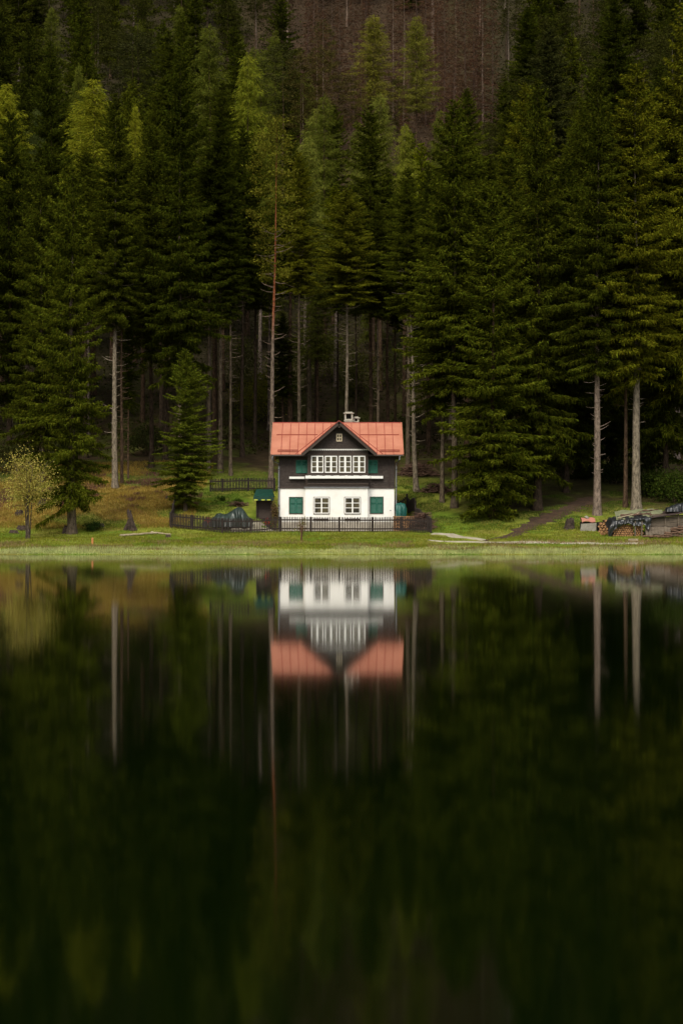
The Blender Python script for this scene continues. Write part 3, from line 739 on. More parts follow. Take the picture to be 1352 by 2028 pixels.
trimz = PZ(891, BD)
def in_gable(x, z):
    if win_band[2]-0.1 < z < trimz and GX0_ < x < GX1_ and z < win_band[3]+0.1: return False
    if gwin[0] < x < gwin[1] and gwin[2] < z < gwin[3]: return False
    return z < ZA-0.42-DS*abs(x-XC)
shingles(GX0_, GX1_, ZW+0.12, ZA-0.4, BD, in_gable)
s = hp(sh, 'shingle', M['shingle']); s['kind'] = 'stuff'
# side shingles not needed beyond cladding boards on the flanks
for sx, x in ((-1, X0-0.02), (1, X1+0.02)):
    for k in range(18):
        z = ZW+0.02+k*0.135
        b = hp(MB().box(*sorted((x, x+sx*0.03)), HD+0.05, YB-0.05, z, z+0.125), 'cladding_board', M['shingle'])
# storey band, flashing, bay trim
hp(MB().box(X0-0.07, X1+0.07, HD-0.07, HD+0.008, ZW-0.09, ZW+0.0), 'storey_band', M['gutter'])
hp(MB().box(BX0-0.08, BX1+0.1, BD-0.10, HD-0.075, ZW-0.07, ZW+0.03), 'bay_band', M['zinc'])
hp(MB().box(GX0_-0.03, GX1_+0.03, BD-0.08, BD-0.045, PZ(959.5, BD), PZ(956.8, BD)), 'bay_moulding', M['brownwood'])
hp(MB().box(GX0_-0.04, GX1_+0.04, BD-0.07, BD-0.003, PZ(940.5, BD), PZ(937.5, BD)), 'sill_board', M['brownwood'])
hp(MB().box(GX0_-0.04, GX1_+0.04, BD-0.07, BD-0.003, PZ(901.5, BD), PZ(898.6, BD)), 'head_board', M['brownwood'])
for px in (613.5, 642, 669.5, 697, 725):
    hp(MB().box(PX(px, BD)-0.045, PX(px, BD)+0.045, BD-0.06, BD-0.003, PZ(937.4, BD), PZ(901.7, BD)), 'mullion_post', M['brownwood'])
for px in (611, 641, 670, 699, 727):
    hp(MB().box(PX(px, BD)-0.05, PX(px, BD)+0.05, BD-0.07, BD-0.003, PZ(898.4, BD), PZ(892.5, BD)), 'bracket_post', M['brownwood'])
k = 0; x = GX0_
mbs = MB()
while x < GX1_:
    mbs.add([(x, BD-0.09, PZ(889.2, BD)), (x+0.155, BD-0.09, PZ(889.2, BD)), (x+0.145, BD-0.09, PZ(890.5, BD)), (x+0.0775, BD-0.09, PZ(892.6, BD)), (x+0.01, BD-0.09, PZ(890.5, BD)),
             (x, BD-0.05, PZ(889.2, BD)), (x+0.155, BD-0.05, PZ(889.2, BD)), (x+0.145, BD-0.05, PZ(890.5, BD)), (x+0.0775, BD-0.05, PZ(892.6, BD)), (x+0.01, BD-0.05, PZ(890.5, BD))],
            [(4, 3, 2, 1, 0), (5, 6, 7, 8, 9)]+[(i, (i+1) % 5, (i+1) % 5+5, i+5) for i in range(5)])
    x += 0.163
hp(mbs, 'scalloped_trim', M['white'])
hp(MB().box(GX0_-0.02, GX1_+0.02, BD-0.1, BD-0.002, PZ(889.1, BD), PZ(887.8, BD)), 'trim_board', M['brownwood'])

# windows
def window(px0, px1, py0, py1, D, cols, rows, mat, fr=0.075, mun=0.04, centre=0.10, casing=None, name='window'):
    x0, x1, z0, z1 = rc(px0, px1, py0, py1, D)
    f = MB(); y0, y1 = D-0.085, D-0.02
    f.box(x0, x0+fr, y0, y1, z0, z1).box(x1-fr, x1, y0, y1, z0, z1).box(x0+fr, x1-fr, y0, y1, z0, z0+fr).box(x0+fr, x1-fr, y0, y1, z1-fr, z1)
    xm = (x0+x1)/2
    cx = []
    for c in range(1, cols):
        wd = centre if cols == 2 or c == cols//2 else mun
        xx = x0+fr+(x1-x0-2*fr)*c/cols; f.box(xx-wd/2, xx+wd/2, y0+0.008, y1, z0+fr, z1-fr); cx.append((xx-wd/2, xx+wd/2))
    edges = [x0+fr]+[e for c in cx for e in c]+[x1-fr]
    for rr_ in range(1, rows):
        zz = z0+fr+(z1-z0-2*fr)*rr_/rows
        for c in range(cols): f.box(edges[2*c], edges[2*c+1], y0+0.016, y1, zz-mun/2, zz+mun/2)
    wobj = hp(f, name, mat)
    for c in range(cols):
        for rr_ in range(rows):
            a = z0+fr+(z1-z0-2*fr)*rr_/rows+(mun/2 if rr_ else 0); b = z0+fr+(z1-z0-2*fr)*(rr_+1)/rows-(mun/2 if rr_ < rows-1 else 0)
            hp(MB().box(edges[2*c]-.004, edges[2*c+1]+.004, D-0.045, D-0.035, a-.004, b+.004), 'pane', M['glass'], wobj)
    hp(MB().box(x0+0.01, x1-0.01, D-0.033, D-0.004, z0+0.01, z1-0.01), 'window_back', M['dark'], wobj)
    if casing:
        hp(MB().box(x0-casing, x0-.003, D-0.07, D-0.003, z0-casing, z1+casing).box(x1+.003, x1+casing, D-0.07, D-0.003, z0-casing, z1+casing)
           .box(x0-.003, x1+.003, D-0.068, D-0.003, z1+.003, z1+casing).box(x0-.003, x1+.003, D-0.068, D-0.003, z0-casing, z0-.003), 'casing', M['brownwood'], wobj)
    return wobj
for a, b in ((616, 640.5), (643.2, 667.6), (671, 695.5), (698.6, 723)):
    window(a, b, 902.6, 936.2, BD-0.002, 2, 3, M['white'], 0.075, 0.045, 0.15)
window(621.5, 651.7, 985, 1017, BD, 2, 3, M['white'], 0.065, 0.045, 0.10, 0.04)
window(682.5, 713, 985, 1017, BD, 2, 3, M['white'], 0.065, 0.045, 0.10, 0.04)
window(666, 677, 859, 874, BD-0.02, 2, 2, M['cream'], 0.06, 0.05, 0.06)
for a, b in ((621, 650.5), (682, 712)):
    x0, x1, z0, z1 = rc(a, b, 1027, 1031.5, BD)
    bw = hp(MB().box(x0, x1, BD-0.06, BD-0.033, z1-0.07, z1).box(x0, x0+0.05, BD-0.06, BD-0.033, z0, z1-0.07).box(x1-0.05, x1, BD-0.06, BD-0.033, z0, z1-0.07), 'basement_window', M['gutter'])
    hp(MB().box(x0+0.05, x1-0.05, BD-0.05, BD-0.034, z0, z1-0.07), 'pane', M['glass'], bw)

def shutter(px0, px1, py0, py1, D):
    x0, x1, z0, z1 = rc(px0, px1, py0, py1, D); f = MB(); fr = 0.07; y0, y1 = D-0.06, D-0.015
    zm = z0+(z1-z0)*0.60
    f.box(x0, x0+fr, y0, y1, z0, z1).box(x1-fr, x1, y0, y1, z0, z1)
    for a, b in ((z0, z0+fr), (zm-fr/2, zm+fr/2), (z1-fr, z1)): f.box(x0+fr, x1-fr, y0, y1, a, b)
    o = hp(f, 'shutter', M['green']); lv = MB(); z = z0+fr
    while z < z1-fr-0.03:
        if abs(z+0.025-zm) > fr/2+0.02:
            lv.add([(x0+fr, y0+.012, z), (x1-fr, y0+.012, z), (x1-fr, y1-.003, z+0.055), (x0+fr, y1-.003, z+0.055), (x0+fr, y0+.012, z+.012), (x1-fr, y0+.012, z+.012), (x1-fr, y1-.003, z+0.067), (x0+fr, y1-.003, z+0.067)],
                   [(0, 1, 2, 3), (7, 6, 5, 4), (0, 4, 5, 1), (2, 6, 7, 3), (0, 3, 7, 4), (1, 5, 6, 2)])
        z += 0.062
    lo = hp(lv, 'louver', M['green'], o); lo['kind'] = 'stuff'
    hp(MB().box(x0+fr*0.8, x1-fr*0.8, y1-0.001, D-0.004, z0+.02, z1-.02), 'shutter_back', M['dark'], o)
def shutters(px0, px1, py0, py1, D, casing=0.06):
    xm = (px0+px1)/2
    shutter(px0, xm-0.15, py0, py1, D); shutter(xm+0.15, px1, py0, py1, D)
    if casing:
        x0, x1, z0, z1 = rc(px0, px1, py0, py1, D); c = casing
        hp(MB().box(x0-c, x0-.004, D-0.05, D-.003, z0-c, z1+c).box(x1+.004, x1+c, D-0.05, D-.003, z0-c, z1+c)
           .box(x0-.004, x1+.004, D-0.048, D-.003, z1+.004, z1+c).box(x0-.004, x1+.004, D-0.048, D-.003, z0-c, z0-.004), 'shutter_casing', M['brownwood'])
shutters(573.5, 598.5, 985.5, 1016.5, HD)
shutters(733.5, 757.5, 985, 1016, HD)
shutters(586, 608.6, 911, 937, HD, 0)
shutters(728.9, 747.5, 911, 937, HD, 0)
for px in (609.6, 727.6):
    hp(MB().box(PX(px, BD)-0.04, PX(px, BD)+0.04, BD+0.05, BD+0.5, PZ(937, BD), PZ(904, BD)), 'bay_side_window', M['white'])
# flower boxes
def flowerbox(px0, px1, py0, py1, D, y0, wave=0.0):
    x0, x1, z0, z1 = rc(px0, px1, py0, py1, D); f = MB(); n = max(2, int((x1-x0)/0.22))
    for i in range(n):
        a, b = x0+(x1-x0)*i/n, x0+(x1-x0)*(i+1)/n
        f.box(a+(0.003 if i else 0), b, y0, y0+0.2, z0, z1+wave*math.sin(i*1.9))
    f.box(x0, x1, y0-0.012, y0-0.001, z0+0.02, z0+0.05)
    hp(f, 'flower_box', M['white'])
flowerbox(573, 603, 944, 948.6, HD, HD-0.28)
flowerbox(604.6, 733, 942, 947.9, BD, BD-0.32, 0.018)
flowerbox(733.8, 758, 942.6, 948, HD, HD-0.28)

# roof
rl0, rl1 = -5.575, 4.89
slabs = MB().prism([(rl0+.02, 150.4, 7.51-.14), (rl0+.02, YR, ZR-.14), (rl0+.02, 159.9, 7.51-.10), (rl0+.02, 159.9, 7.51), (rl0+.02, YR, ZR-0.008), (rl0+.02, 150.4, 7.502)], (rl1-rl0-.04, 0, 0))
hp(slabs, 'roof_deck', M['gutter'])
back = MB().prism([(rl0, YR+.02, ZR), (rl1, YR+.02, ZR), (rl1, 159.95, 7.50), (rl0, 159.95, 7.50)], (0, 0, 0.03))
hp(back, 'rear_roof_sheet', M['red'])
def clip(poly, a, b, c):
    """keep a*x+b*y<=c"""
    out = []
    for i in range(len(poly)):
        p, q = poly[i], poly[(i+1) % len(poly)]; dp = a*p[0]+b*p[1]-c; dq = a*q[0]+b*q[1]-c
        if dp <= 0: out.append(p)
        if (dp < 0 < dq) or (dq < 0 < dp):
            t = dp/(dp-dq); out.append((p[0]+(q[0]-p[0])*t, p[1]+(q[1]-p[1])*t))
    return out
def seam_x(pxs): return [PX(p, 152.6) for p in pxs]
YJ = 153.2
Lx = [rl0]+seam_x([558, 574.5, 590.7, 607, 623, 639, 655])+[XC]
Rx = [XC]+seam_x([680, 696, 712.4, 729.6, 745.7, 761.7, 777.6])+[rl1]
nrm = Vector((0, -RS, 1)).normalized()
for side, xsq in ((-1, Lx), (1, Rx)):
    for i in range(len(xsq)-1):
        for ya, yb in ((150.38, YJ-0.008), (YJ+0.008, YR)):
            poly = [(xsq[i]+0.006, ya), (xsq[i+1]-0.006, ya), (xsq[i+1]-0.006, yb), (xsq[i]+0.006, yb)]
            # dormer: keep |x-XC| >= (ZA - zroof(y))/DS
            if side < 0: poly = clip(poly, DS, -RS, DS*XC-(ZA-7.51+RS*150.4))
            else: poly = clip(poly, -DS, -RS, -DS*XC-(ZA-7.51+RS*150.4))
            if len(poly) < 3: continue
            area = abs(sum(poly[j][0]*poly[(j+1) % len(poly)][1]-poly[(j+1) % len(poly)][0]*poly[j][1] for j in range(len(poly))))/2
            if area < 0.02: continue
            lift = random.Random(i*7+side).uniform(0, 0.006)
            P3 = [Vector((x, y, zroof(y)+lift)) for x, y in poly]
            hp(MB().prism(P3, nrm*0.02), 'roof_panel', M['red'])
    for x in xsq[(1 if side < 0 else 1):-1]:
        y0 = 150.37; zmin = ZA-DS*abs(x-XC)
        if zmin > 7.51: y0 = 150.4+(zmin-7.51)/RS
        if y0 < YR-0.1:
            hp(MB().beam(Vector((x, y0, zroof(y0)))+nrm*0.032, Vector((x, YR, ZR))+nrm*0.032, 0.045, 0.045, nrm), 'roof_seam', M['redseam'])
# horizontal joint bars, snow guards, flashing lines, verges, ridge cap
for a, b in ((547.5, 629), (713, 789.5)):
    p0 = Vector((PX(a, 153.2), YJ, zroof(YJ))); p1 = Vector((PX(b, 153.2), YJ, zroof(YJ)))
    hp(MB().beam(p0+nrm*0.05, p1+nrm*0.05, 0.05, 0.06, nrm), 'snow_bar', M['redseam'])
for a, b in ((550, 590), (751.5, 791)):
    g = MB()
    for yy in (150.72, 150.92):
        g.beam(Vector((PX(a, 150.8), yy, zroof(yy)))+nrm*0.10, Vector((PX(b, 150.8), yy, zroof(yy)))+nrm*0.10, 0.03, 0.03, nrm)
    n = 19
    for i in range(n):
        x = PX(a+(b-a)*i/(n-1), 150.8)
        g.beam(Vector((x, 150.68, zroof(150.68)))+nrm*0.085, Vector((x, 150.98, zroof(150.98)))+nrm*0.085, 0.022, 0.022, nrm)
    for i in range(5):
        x = PX(a+(b-a)*i/4, 150.8); g.beam(Vector((x, 150.84, zroof(150.84)))+nrm*0.02, Vector((x, 150.84, zroof(150.84)))+nrm*0.1, 0.03, 0.03, (1, 0, 0))
    hp(g, 'snow_guard', M['redseam'])
for sg in (-1, 1):
    # valley sheet edge a little outside of the dormer line
    def vp(y, off): return Vector((XC+sg*((ZA-zroof(y))/DS+off), y, zroof(y)))
    hp(MB().beam(vp(150.42, 0.46)+nrm*0.035, vp(154.80, 0.46)+nrm*0.035, 0.05, 0.04, nrm), 'valley_edge', M['redseam'])
    xe = rl0-0.02 if sg < 0 else rl1+0.02
    hp(MB().beam((xe, 150.36, zroof(150.36)), (xe, YR, ZR), 0.07, 0.16, nrm), 'verge_trim', M['red'])
    hp(MB().beam((xe, 159.95, zroof(150.05)), (xe, YR+0.02, ZR), 0.07, 0.16, (0, RS, 1)), 'verge_trim', M['red'])
    # gutter
    gxa, gxb = (rl0, XC-2.98) if sg < 0 else (XC+2.98, rl1)
    hp(MB().tube([(gxa, 150.3, 7.43), (gxb, 150.3, 7.43)], [0.065, 0.065], 8), 'gutter', M['gutter'])
    # dormer roof
    ez = ZA-DS*2.88; ye = 150.4+(ez-7.51)/RS
    q = [(XC, RD, ZA), (XC, 150.4+(ZA-7.51)/RS, ZA), (XC+sg*2.88, max(ye, RD+0.3), ez), (XC+sg*2.88, RD, ez)]
    hp(MB().prism(q, (0, 0, 0.05)), 'dormer_roof', M['red'])
    hp(MB().prism([Vector(p)-Vector((0, -0.06, 0.012)) for p in q], (0, 0, -0.09)), 'dormer_soffit', M['gutter'])
    hp(MB().beam((XC-sg*0.02, RD-0.04, ZA-0.10), (XC+sg*2.92, RD-0.04, ZA-0.10-DS*2.92), 0.07, 0.27, (0, 0, 1)), 'rake_board', M['brownwood'])
    hp(MB().beam((XC-sg*0.02, RD-0.095, ZA+0.055), (XC+sg*2.95, RD-0.095, ZA+0.055-DS*2.95), 0.05, 0.05, (0, 0, 1)), 'rake_cap', M['redseam'])
    hp(MB().beam((XC+sg*2.80, RD+0.02, ez-0.12), (XC+sg*2.80, 150.5, ez-0.12), 0.12, 0.16), 'eave_purlin', M['brownwood'])
hp(MB().box(XC-0.08, XC+0.08, RD+0.0, BD-0.003, ZA-0.52, ZA-0.34), 'ridge_beam', M['brownwood'])
hp(MB().tube([(rl0, YR+0.01, ZR+0.03), (rl1, YR+0.01, ZR+0.03)], [0.055, 0.055], 6), 'ridge_cap', M['redseam'])
# chimneys
def chimney(px0, px1, ptop, py_cap, D, open_):
    x0, x1 = PX(px0, D), PX(px1, D); zt, zc = PZ(ptop, D), PZ(py_cap, D); w = x1-x0
    c = hp(MB().box(x0, x1, D, D+0.75, 9.2, zc), 'chimney', M['concrete'])
    mb = MB()
    for a in (x0, x1-0.13):
        for b in (D, D+0.62): mb.box(a, a+0.13, b, b+0.13, zc+.002, zt-0.1)
    hp(mb, 'chimney_pier', M['concrete'], c)
    hp(MB().box(x0-0.09, x1+0.09, D-0.09, D+0.84, zt-0.098, zt-0.03).box(x0+.05, x1-.05, D+.05, D+.7, zt-0.028, zt+0.05), 'chimney_cap', M['concrete'], c)
    hp(MB().box(x0-0.05, x1+0.05, D-0.05, D+0.80, zc-0.16, zc-0.09), 'chimney_collar', M['concrete'], c)
    hp(MB().box(x0+0.15, x1-0.15, D+0.3, D+0.45, zc+.002, zt-0.1), 'flue', M['dark'], c)
chimney(682, 698.5, 816.5, 829.5, 155.5, True)
chimney(699.6, 710.5, 826, 834, 156.0, True)
# downpipes
for sg, px in ((-1, 552), (1, 784.2)):
    x = PX(px, HD-0.2); xe = PX(539.5 if sg < 0 else 791, 150.4)
    hp(MB().tube([(xe, 150.3, 7.40), (xe, 150.32, 7.12), (xe-sg*0.12, 150.5, 6.95), (x+sg*0.02, HD-0.14, 6.8), (x, HD-0.12, 6.55), (x, HD-0.12, PLOT+0.2), (x-sg*0.0, HD-0.25, PLOT+0.08)],
                 [0.062]*7, 8), 'downpipe', M['zinc'], smooth=True)
    mb = MB()
    for z in (6.3, 4.9, 3.4): mb.box(x-0.085, x+0.085, HD-0.2, HD-0.01, z, z+0.05)
    hp(mb, 'pipe_clip', M['metal'])
hp(MB().tube([(PX(771, HD), HD-0.06, 7.4), (PX(771, HD), HD-0.06, ZW+0.05)], [0.035, 0.035], 6), 'cable_conduit', M['gutter'])
hp(MB().box(PX(772, HD), PX(774, HD), HD-0.03, HD-0.003, PZ(1012, HD), PZ(1010, HD)), 'outside_tap', M['metal'])

# ------------------------------------------------------------------ picket fences
def fence(label, pts, posts, spacing, height, postw=0.15, lift=0.06):
    """pts ground polyline (x,y); posts list of fractions along the run"""
    P = [Vector((a, b, 0)) for a, b in pts]; seg = [(P[i+1]-P[i]).length for i in range(len(P)-1)]; T = sum(seg)
    def at(d):
        for i, s in enumerate(seg):
            if d <= s or i == len(seg)-1:
                q = P[i].lerp(P[i+1], d/s); return q, (P[i+1]-P[i]).normalized()
            d -= s
    o = P[0]; oz = tz(o.x, o.y)
    root = thing('picket_fence', (o.x, o.y, oz), label, 'fence')
    rr = random.Random(len(label))
    pm = MB().box(-0.037, 0.037, -0.012, 0.012, 0, height-0.06).add([(-0.033, -0.012, height-0.058), (0.033, -0.012, height-0.058), (0.033, 0.012, height-0.058), (-0.033, 0.012, height-0.058), (0, -0.012, height), (0, 0.012, height)],
                   [(0, 1, 4), (2, 3, 5), (1, 2, 5, 4), (3, 0, 4, 5)]).mesh('picket', M['fence'])
    qm = MB().box(-postw/2, postw/2, -postw/2, postw/2, -0.3, height+0.0).add([(-postw/2-.015, -postw/2-.015, height+.002), (postw/2+.015, -postw/2-.015, height+.002), (postw/2+.015, postw/2+.015, height+.002), (-postw/2-.015, postw/2+.015, height+.002), (0, 0, height+0.07)],
                   [(0, 1, 4), (1, 2, 4), (2, 3, 4), (3, 0, 4), (3, 2, 1, 0)]).mesh('post', M['fence'])
    n = int(T/spacing)
    for i in range(n):
        q, d = at((i+0.5)*T/n)
        z = tz(q.x, q.y)+lift; nrm_ = Vector((d.y, -d.x, 0))*0.045
        link('picket', pm, root, (q.x+nrm_.x-o.x, q.y+nrm_.y-o.y, z-oz+rr.uniform(-.015, .015)), (rr.uniform(-.02, .02), rr.uniform(-.015, .015), math.atan2(d.y, d.x)))
    pd = [f*T for f in posts]
    for dd in pd:
        q, d = at(dd); link('post', qm, root, (q.x-o.x, q.y-o.y, tz(q.x, q.y)-oz), (0, 0, math.atan2(d.y, d.x)))
    for h in (0.22, 0.82):
        for a, b in zip(pd[:-1], pd[1:]):
            m_ = 3
            for k in range(m_):
                q1, d1 = at(a+(b-a)*k/m_); q2, _ = at(a+(b-a)*(k+1)/m_)
                hz = h*height
                MB().beam((q1.x-o.x, q1.y-o.y, tz(q1.x, q1.y)+hz-oz), (q2.x-o.x, q2.y-o.y, tz(q2.x, q2.y)+hz-oz), 0.045, 0.10).build('rail', M['fence'], root)
    return root
FY = 146.0
pA = hit(338, 1045); 
front = [(pA.x, pA.y), (PX(380, 147.3), 147.3), (PX(440, 146.6), 146.6), (PX(496, FY), FY), (PX(853, FY), FY)]
_T = []
_l = 0
for i in range(len(front)-1):
    _T.append(_l); _l += math.dist(front[i], front[i+1])
_T.append(_l)
pf = [0, _T[1]/_l, _T[2]/_l, _T[3]/_l]+[(_T[3]+(PX(p, FY)-front[3][0]))/_l for p in (555, 616, 672, 738, 795, 853)]
fence('long dark brown picket fence running along the front of the house and lawn', front, pf, 0.128, 1.12)
pB = hit(351, 985)
fence('short picket fence climbing the slope on the lawn\'s left side', [(pA.x-0.05, pA.y+0.25), (pB.x, pB.y)], [0.02, 0.35, 0.7, 1], 0.15, 1.1)
yb = 163.0
fence('dark picket fence at the back of the lawn behind the green roofed shed', [(PX(417, yb), yb), (PX(546, yb), yb)], [0, 0.18, 0.575, 0.98], 0.128, 1.1)
fence('short dark picket fence behind the house\'s right wall', [(PX(783, 161), 161), (PX(806, 161), 161)], [0.0, 0.98], 0.128, 1.05)
fence('picket fence dropping downhill on the right side of the house yard', [(PX(807, 161), 160.8), (PX(822, 156.5), 156.5), (PX(823, 152), 152), (PX(853, FY), FY+0.2)], [0.03, 0.35, 0.7, 0.97], 0.14, 1.1)

# ------------------------------------------------------------------ things in the garden
def drape(name, mat, label, cat, px0, px1, prof, D, depth, seed, fold=0.09, nx_=40, ny_=14, group=None):
    """a sheet draped over a heap: prof = list of (fraction, top height)"""
    rng = random.Random(seed); x0, x1 = PX(px0, D), PX(px1, D); zb = min(tz(x0, D), tz(x1, D))
    fx = [p[0] for p in prof]; fz = [p[1] for p in prof]; v = []; f = []
    ph = [rng.uniform(0, 6.28) for _ in range(12)]
    for j in range(ny_+1):
        t = j/ny_; a = t*PI
        for i in range(nx_+1):
            s = i/nx_; top = np.interp(s, fx, fz)
            cy = -math.cos(a); hz = math.sin(a)**0.45 if 0 < t < 1 else 0
            bul = 1+0.10*math.sin(s*17+ph[0])+0.07*math.sin(s*31+ph[1]+t*3)
            fo = fold*(math.sin(s*26+ph[2]+2*t)+0.6*math.sin(s*47+ph[3]-3*t)+0.7*math.sin(s*11+t*9+ph[4]))*(1-0.6*hz)
            x = x0+(x1-x0)*s+fold*0.5*math.sin(t*13+s*9+ph[5])
            y = D+depth*0.5*cy*bul*(0.75+0.25*(1-hz))+fo
            z = tz(x, D+depth*0.5*cy)*0+zb+top*hz+0.4*fold*math.sin(s*23+t*7+ph[6])*hz
            v.append((x, y, z))
    for j in range(ny_):
        for i in range(nx_):
            f.append((j*(nx_+1)+i, j*(nx_+1)+i+1, (j+1)*(nx_+1)+i+1, (j+1)*(nx_+1)+i))
    # ends
    f.append(tuple(j*(nx_+1) for j in range(ny_+1))); f.append(tuple(j*(nx_+1)+nx_ for j in reversed(range(ny_+1))))
    o = (0.5*(x0+x1), D, zb)
    ob = MB().add(v, f).build(name, mat, None, o, True, loc=o)
    return tag(ob, label, cat, group)
drape('tarpaulin', M['tarp_green'], 'crumpled dark green tarpaulin over a heap behind the front fence', 'tarpaulin', 421, 500,
      [(0, 0.75), (0.12, 1.05), (0.3, 1.0), (0.5, 1.25), (0.62, 1.62), (0.72, 1.5), (0.85, 1.0), (1, 0.5)], 148.9, 2.2, 4, 0.13, 72, 22)
# red machine half hidden at the left end of the tarp
p = hit(412, 1046)
tl = thing('garden_tiller', (p.x, 148.6, tz(p.x, 148.6)), 'small red garden machine with two wheels behind the fence beside the tarpaulin', 'machine')
MB().box(-0.35, 0.35, -0.2, 0.2, 0.25, 0.6).box(-0.2, 0.1, -0.15, 0.15, 0.602, 0.78).build('body', M['tiller'], tl)
for sx in (-0.25, 0.25):
    MB().tube([(sx, -0.3, 0.25), (sx, -0.2, 0.25)], [0.25, 0.25], 12).build('wheel', M['metal'], tl)
MB().tube([(0.3, 0, 0.55), (0.7, 0, 0.95), (0.85, 0, 1.0)], [0.025]*3, 5).build('handle', M['metal'], tl)

# shed with green roof
sx0, sx1 = PX(507, 152), PX(538, 152); szb = tz(sx0, 152)-0.1
sh_ = thing('garden_shed', ((sx0+sx1)/2, 152, szb), 'small dark garden shed with green roof and yellow green scalloped edge', 'shed')
W2 = (sx1-sx0)/2; ht = PZ(985, 152)-szb
MB().box(-W2, -W2+0.08, 0, 1.5, 0, ht).box(W2-0.08, W2, 0, 1.5, 0, ht).box(-W2+.08, W2-.08, 1.42, 1.5, 0, ht).box(-W2+.08, W2-.08, 0.0, 1.42, 0, 0.12).build('wall', M['fence'], sh_)
MB().box(-W2+0.085, W2-0.085, 0.35, 0.4, 0.12, ht-.01).build('door', M['brownwood'], sh_)
zt2 = PZ(970, 152)-szb
MB().prism([(-W2-0.18, -0.35, ht+.02), (W2+0.18, -0.35, ht+.02), (W2+0.02, 0.75, zt2), (-W2-0.02, 0.75, zt2)], (0, 0, 0.06)).build('roof', M['shedroof'], sh_)
MB().prism([(-W2-0.18, 1.8, ht+.02), (W2+0.18, 1.8, ht+.02), (W2+0.02, 0.76, zt2), (-W2-0.02, 0.76, zt2)], (0, 0, 0.06)).build('roof', M['shedroof'], sh_)
MB().box(-W2-0.2, W2+0.2, -0.4, -0.36, ht-0.26, ht+0.06).build('valance', M['shedroof'], sh_)
for xx in (-W2+0.0, -0.05, W2-0.22):
    MB().prism([(xx-0.16, -0.41, ht-0.16), (xx+0.16, -0.41, ht-0.16), (xx+0.13, -0.41, ht-0.25), (xx-0.13, -0.41, ht-0.25)], (0, -0.02, 0)).build('scallop', M['yellowtrim'], sh_)
# red flowers by the shed
p = Vector((PX(530, 150.9), 150.9, tz(PX(530, 150.9), 150.9)))
fl = thing('flower_pot', p, 'pot of bright red flowers at the foot of the dark shed', 'flower pot')
MB().tube([(0, 0, 0), (0, 0, 0.25)], [0.14, 0.19], 10).build('pot', M['metal'], fl)
rg = np.random.default_rng(9); P_ = rg.normal(0, .15, (90, 3))+np.array([0, 0, .45])
v, f = kites(P_, rg.normal(size=(90, 3)), np.full(90, .10), np.full(90, .07), rg); link('blossom', np_mesh('blossom', v, f, M['redflower']), fl)

def leafy(name, pos, rx, rz, z0, n, tint, label, cat, ln=0.13, wd=0.06, seed=0, stems=5, stem_mat=None, stemcol=(0.08, 0.055, 0.035), group=None, shape=0.7, hollow=0.35, trunk_r=0.05):
    rg = np.random.default_rng(seed); rnd = random.Random(seed)
    root = thing(name, pos, label, cat, group)
    mb = MB(); tips = []
    for s in range(stems):
        a = 2*PI*s/stems+rnd.uniform(-.5, .5); l = rnd.uniform(0.5, 1.0)
        b0 = Vector((rnd.uniform(-.1, .1)*rx, rnd.uniform(-.1, .1)*rx, -0.1))
        tip = Vector((math.cos(a)*rx*0.8*l, math.sin(a)*rx*0.8*l, z0+rz*rnd.uniform(0.9, 1.9)))
        mid = b0.lerp(tip, 0.5)+Vector((-math.cos(a)*rx*0.22, -math.sin(a)*rx*0.22, 0.1*rz))
        mb.tube([b0, mid, tip], [trunk_r, trunk_r*0.6, trunk_r*0.15], 5, False); tips.append((mid, tip))
        for q in range(5):
            t = rnd.uniform(0.1, 0.9); st = mid.lerp(tip, t); a2 = rnd.uniform(0, 6.28); l2 = rx*rnd.uniform(0.2, 0.55)
            mb.tube([st, st+Vector((math.cos(a2)*l2, math.sin(a2)*l2, l2*rnd.uniform(.1, .8)))], [trunk_r*0.3, trunk_r*0.1], 4, False)
    t_ = mb.build('stem', M['bark'], root, smooth=True); t_.color = rgb(stemcol)
    # clumps inside an ellipsoid
    nc = max(6, n//70); cc = rg.normal(size=(nc, 3)); cc /= np.linalg.norm(cc, axis=1, keepdims=True); cc *= (hollow+(1-hollow)*rg.random((nc, 1))**0.6)
    k = rg.integers(0, nc, n); P = cc[k]*0.86+rg.normal(0, 0.23, (n, 3))
    P = P*np.array([rx, rx, rz]); P[:, 2] += z0+rz
    P[:, 2] = np.maximum(P[:, 2], 0.05)
    Dv = rg.normal(size=(n, 3)); Dv[:, 2] -= 0.2
    v, f = kites(P, Dv, rg.uniform(.7, 1.3, n)*ln, rg.uniform(.7, 1.3, n)*wd, rg)
    c = link('foliage', np_mesh('foliage', v, f, M['leaf']), root); c.color = rgb(tint)
    return root
# pale apple tree at left
p = hit(54, 1068)
leafy('apple_tree', p, 2.15, 2.5, 1.7, 5600, (0.36, 0.31, 0.07), 'small pale yellow green apple tree with thin dark stems at far left', 'tree', 0.13, 0.085, 5, 7, stemcol=(0.09, 0.07, 0.05), hollow=0.15, trunk_r=0.055)
# shrub before the fence
p = hit(597, 1072)
rt = leafy('bare_shrub', p, 0.55, 0.85, 0.25, 330, (0.20, 0.20, 0.05), 'thin leggy shrub with reddish twigs in front of the picket fence', 'shrub', 0.10, 0.045, 6, 22, stemcol=(0.15, 0.075, 0.05), trunk_r=0.016, hollow=0.1)
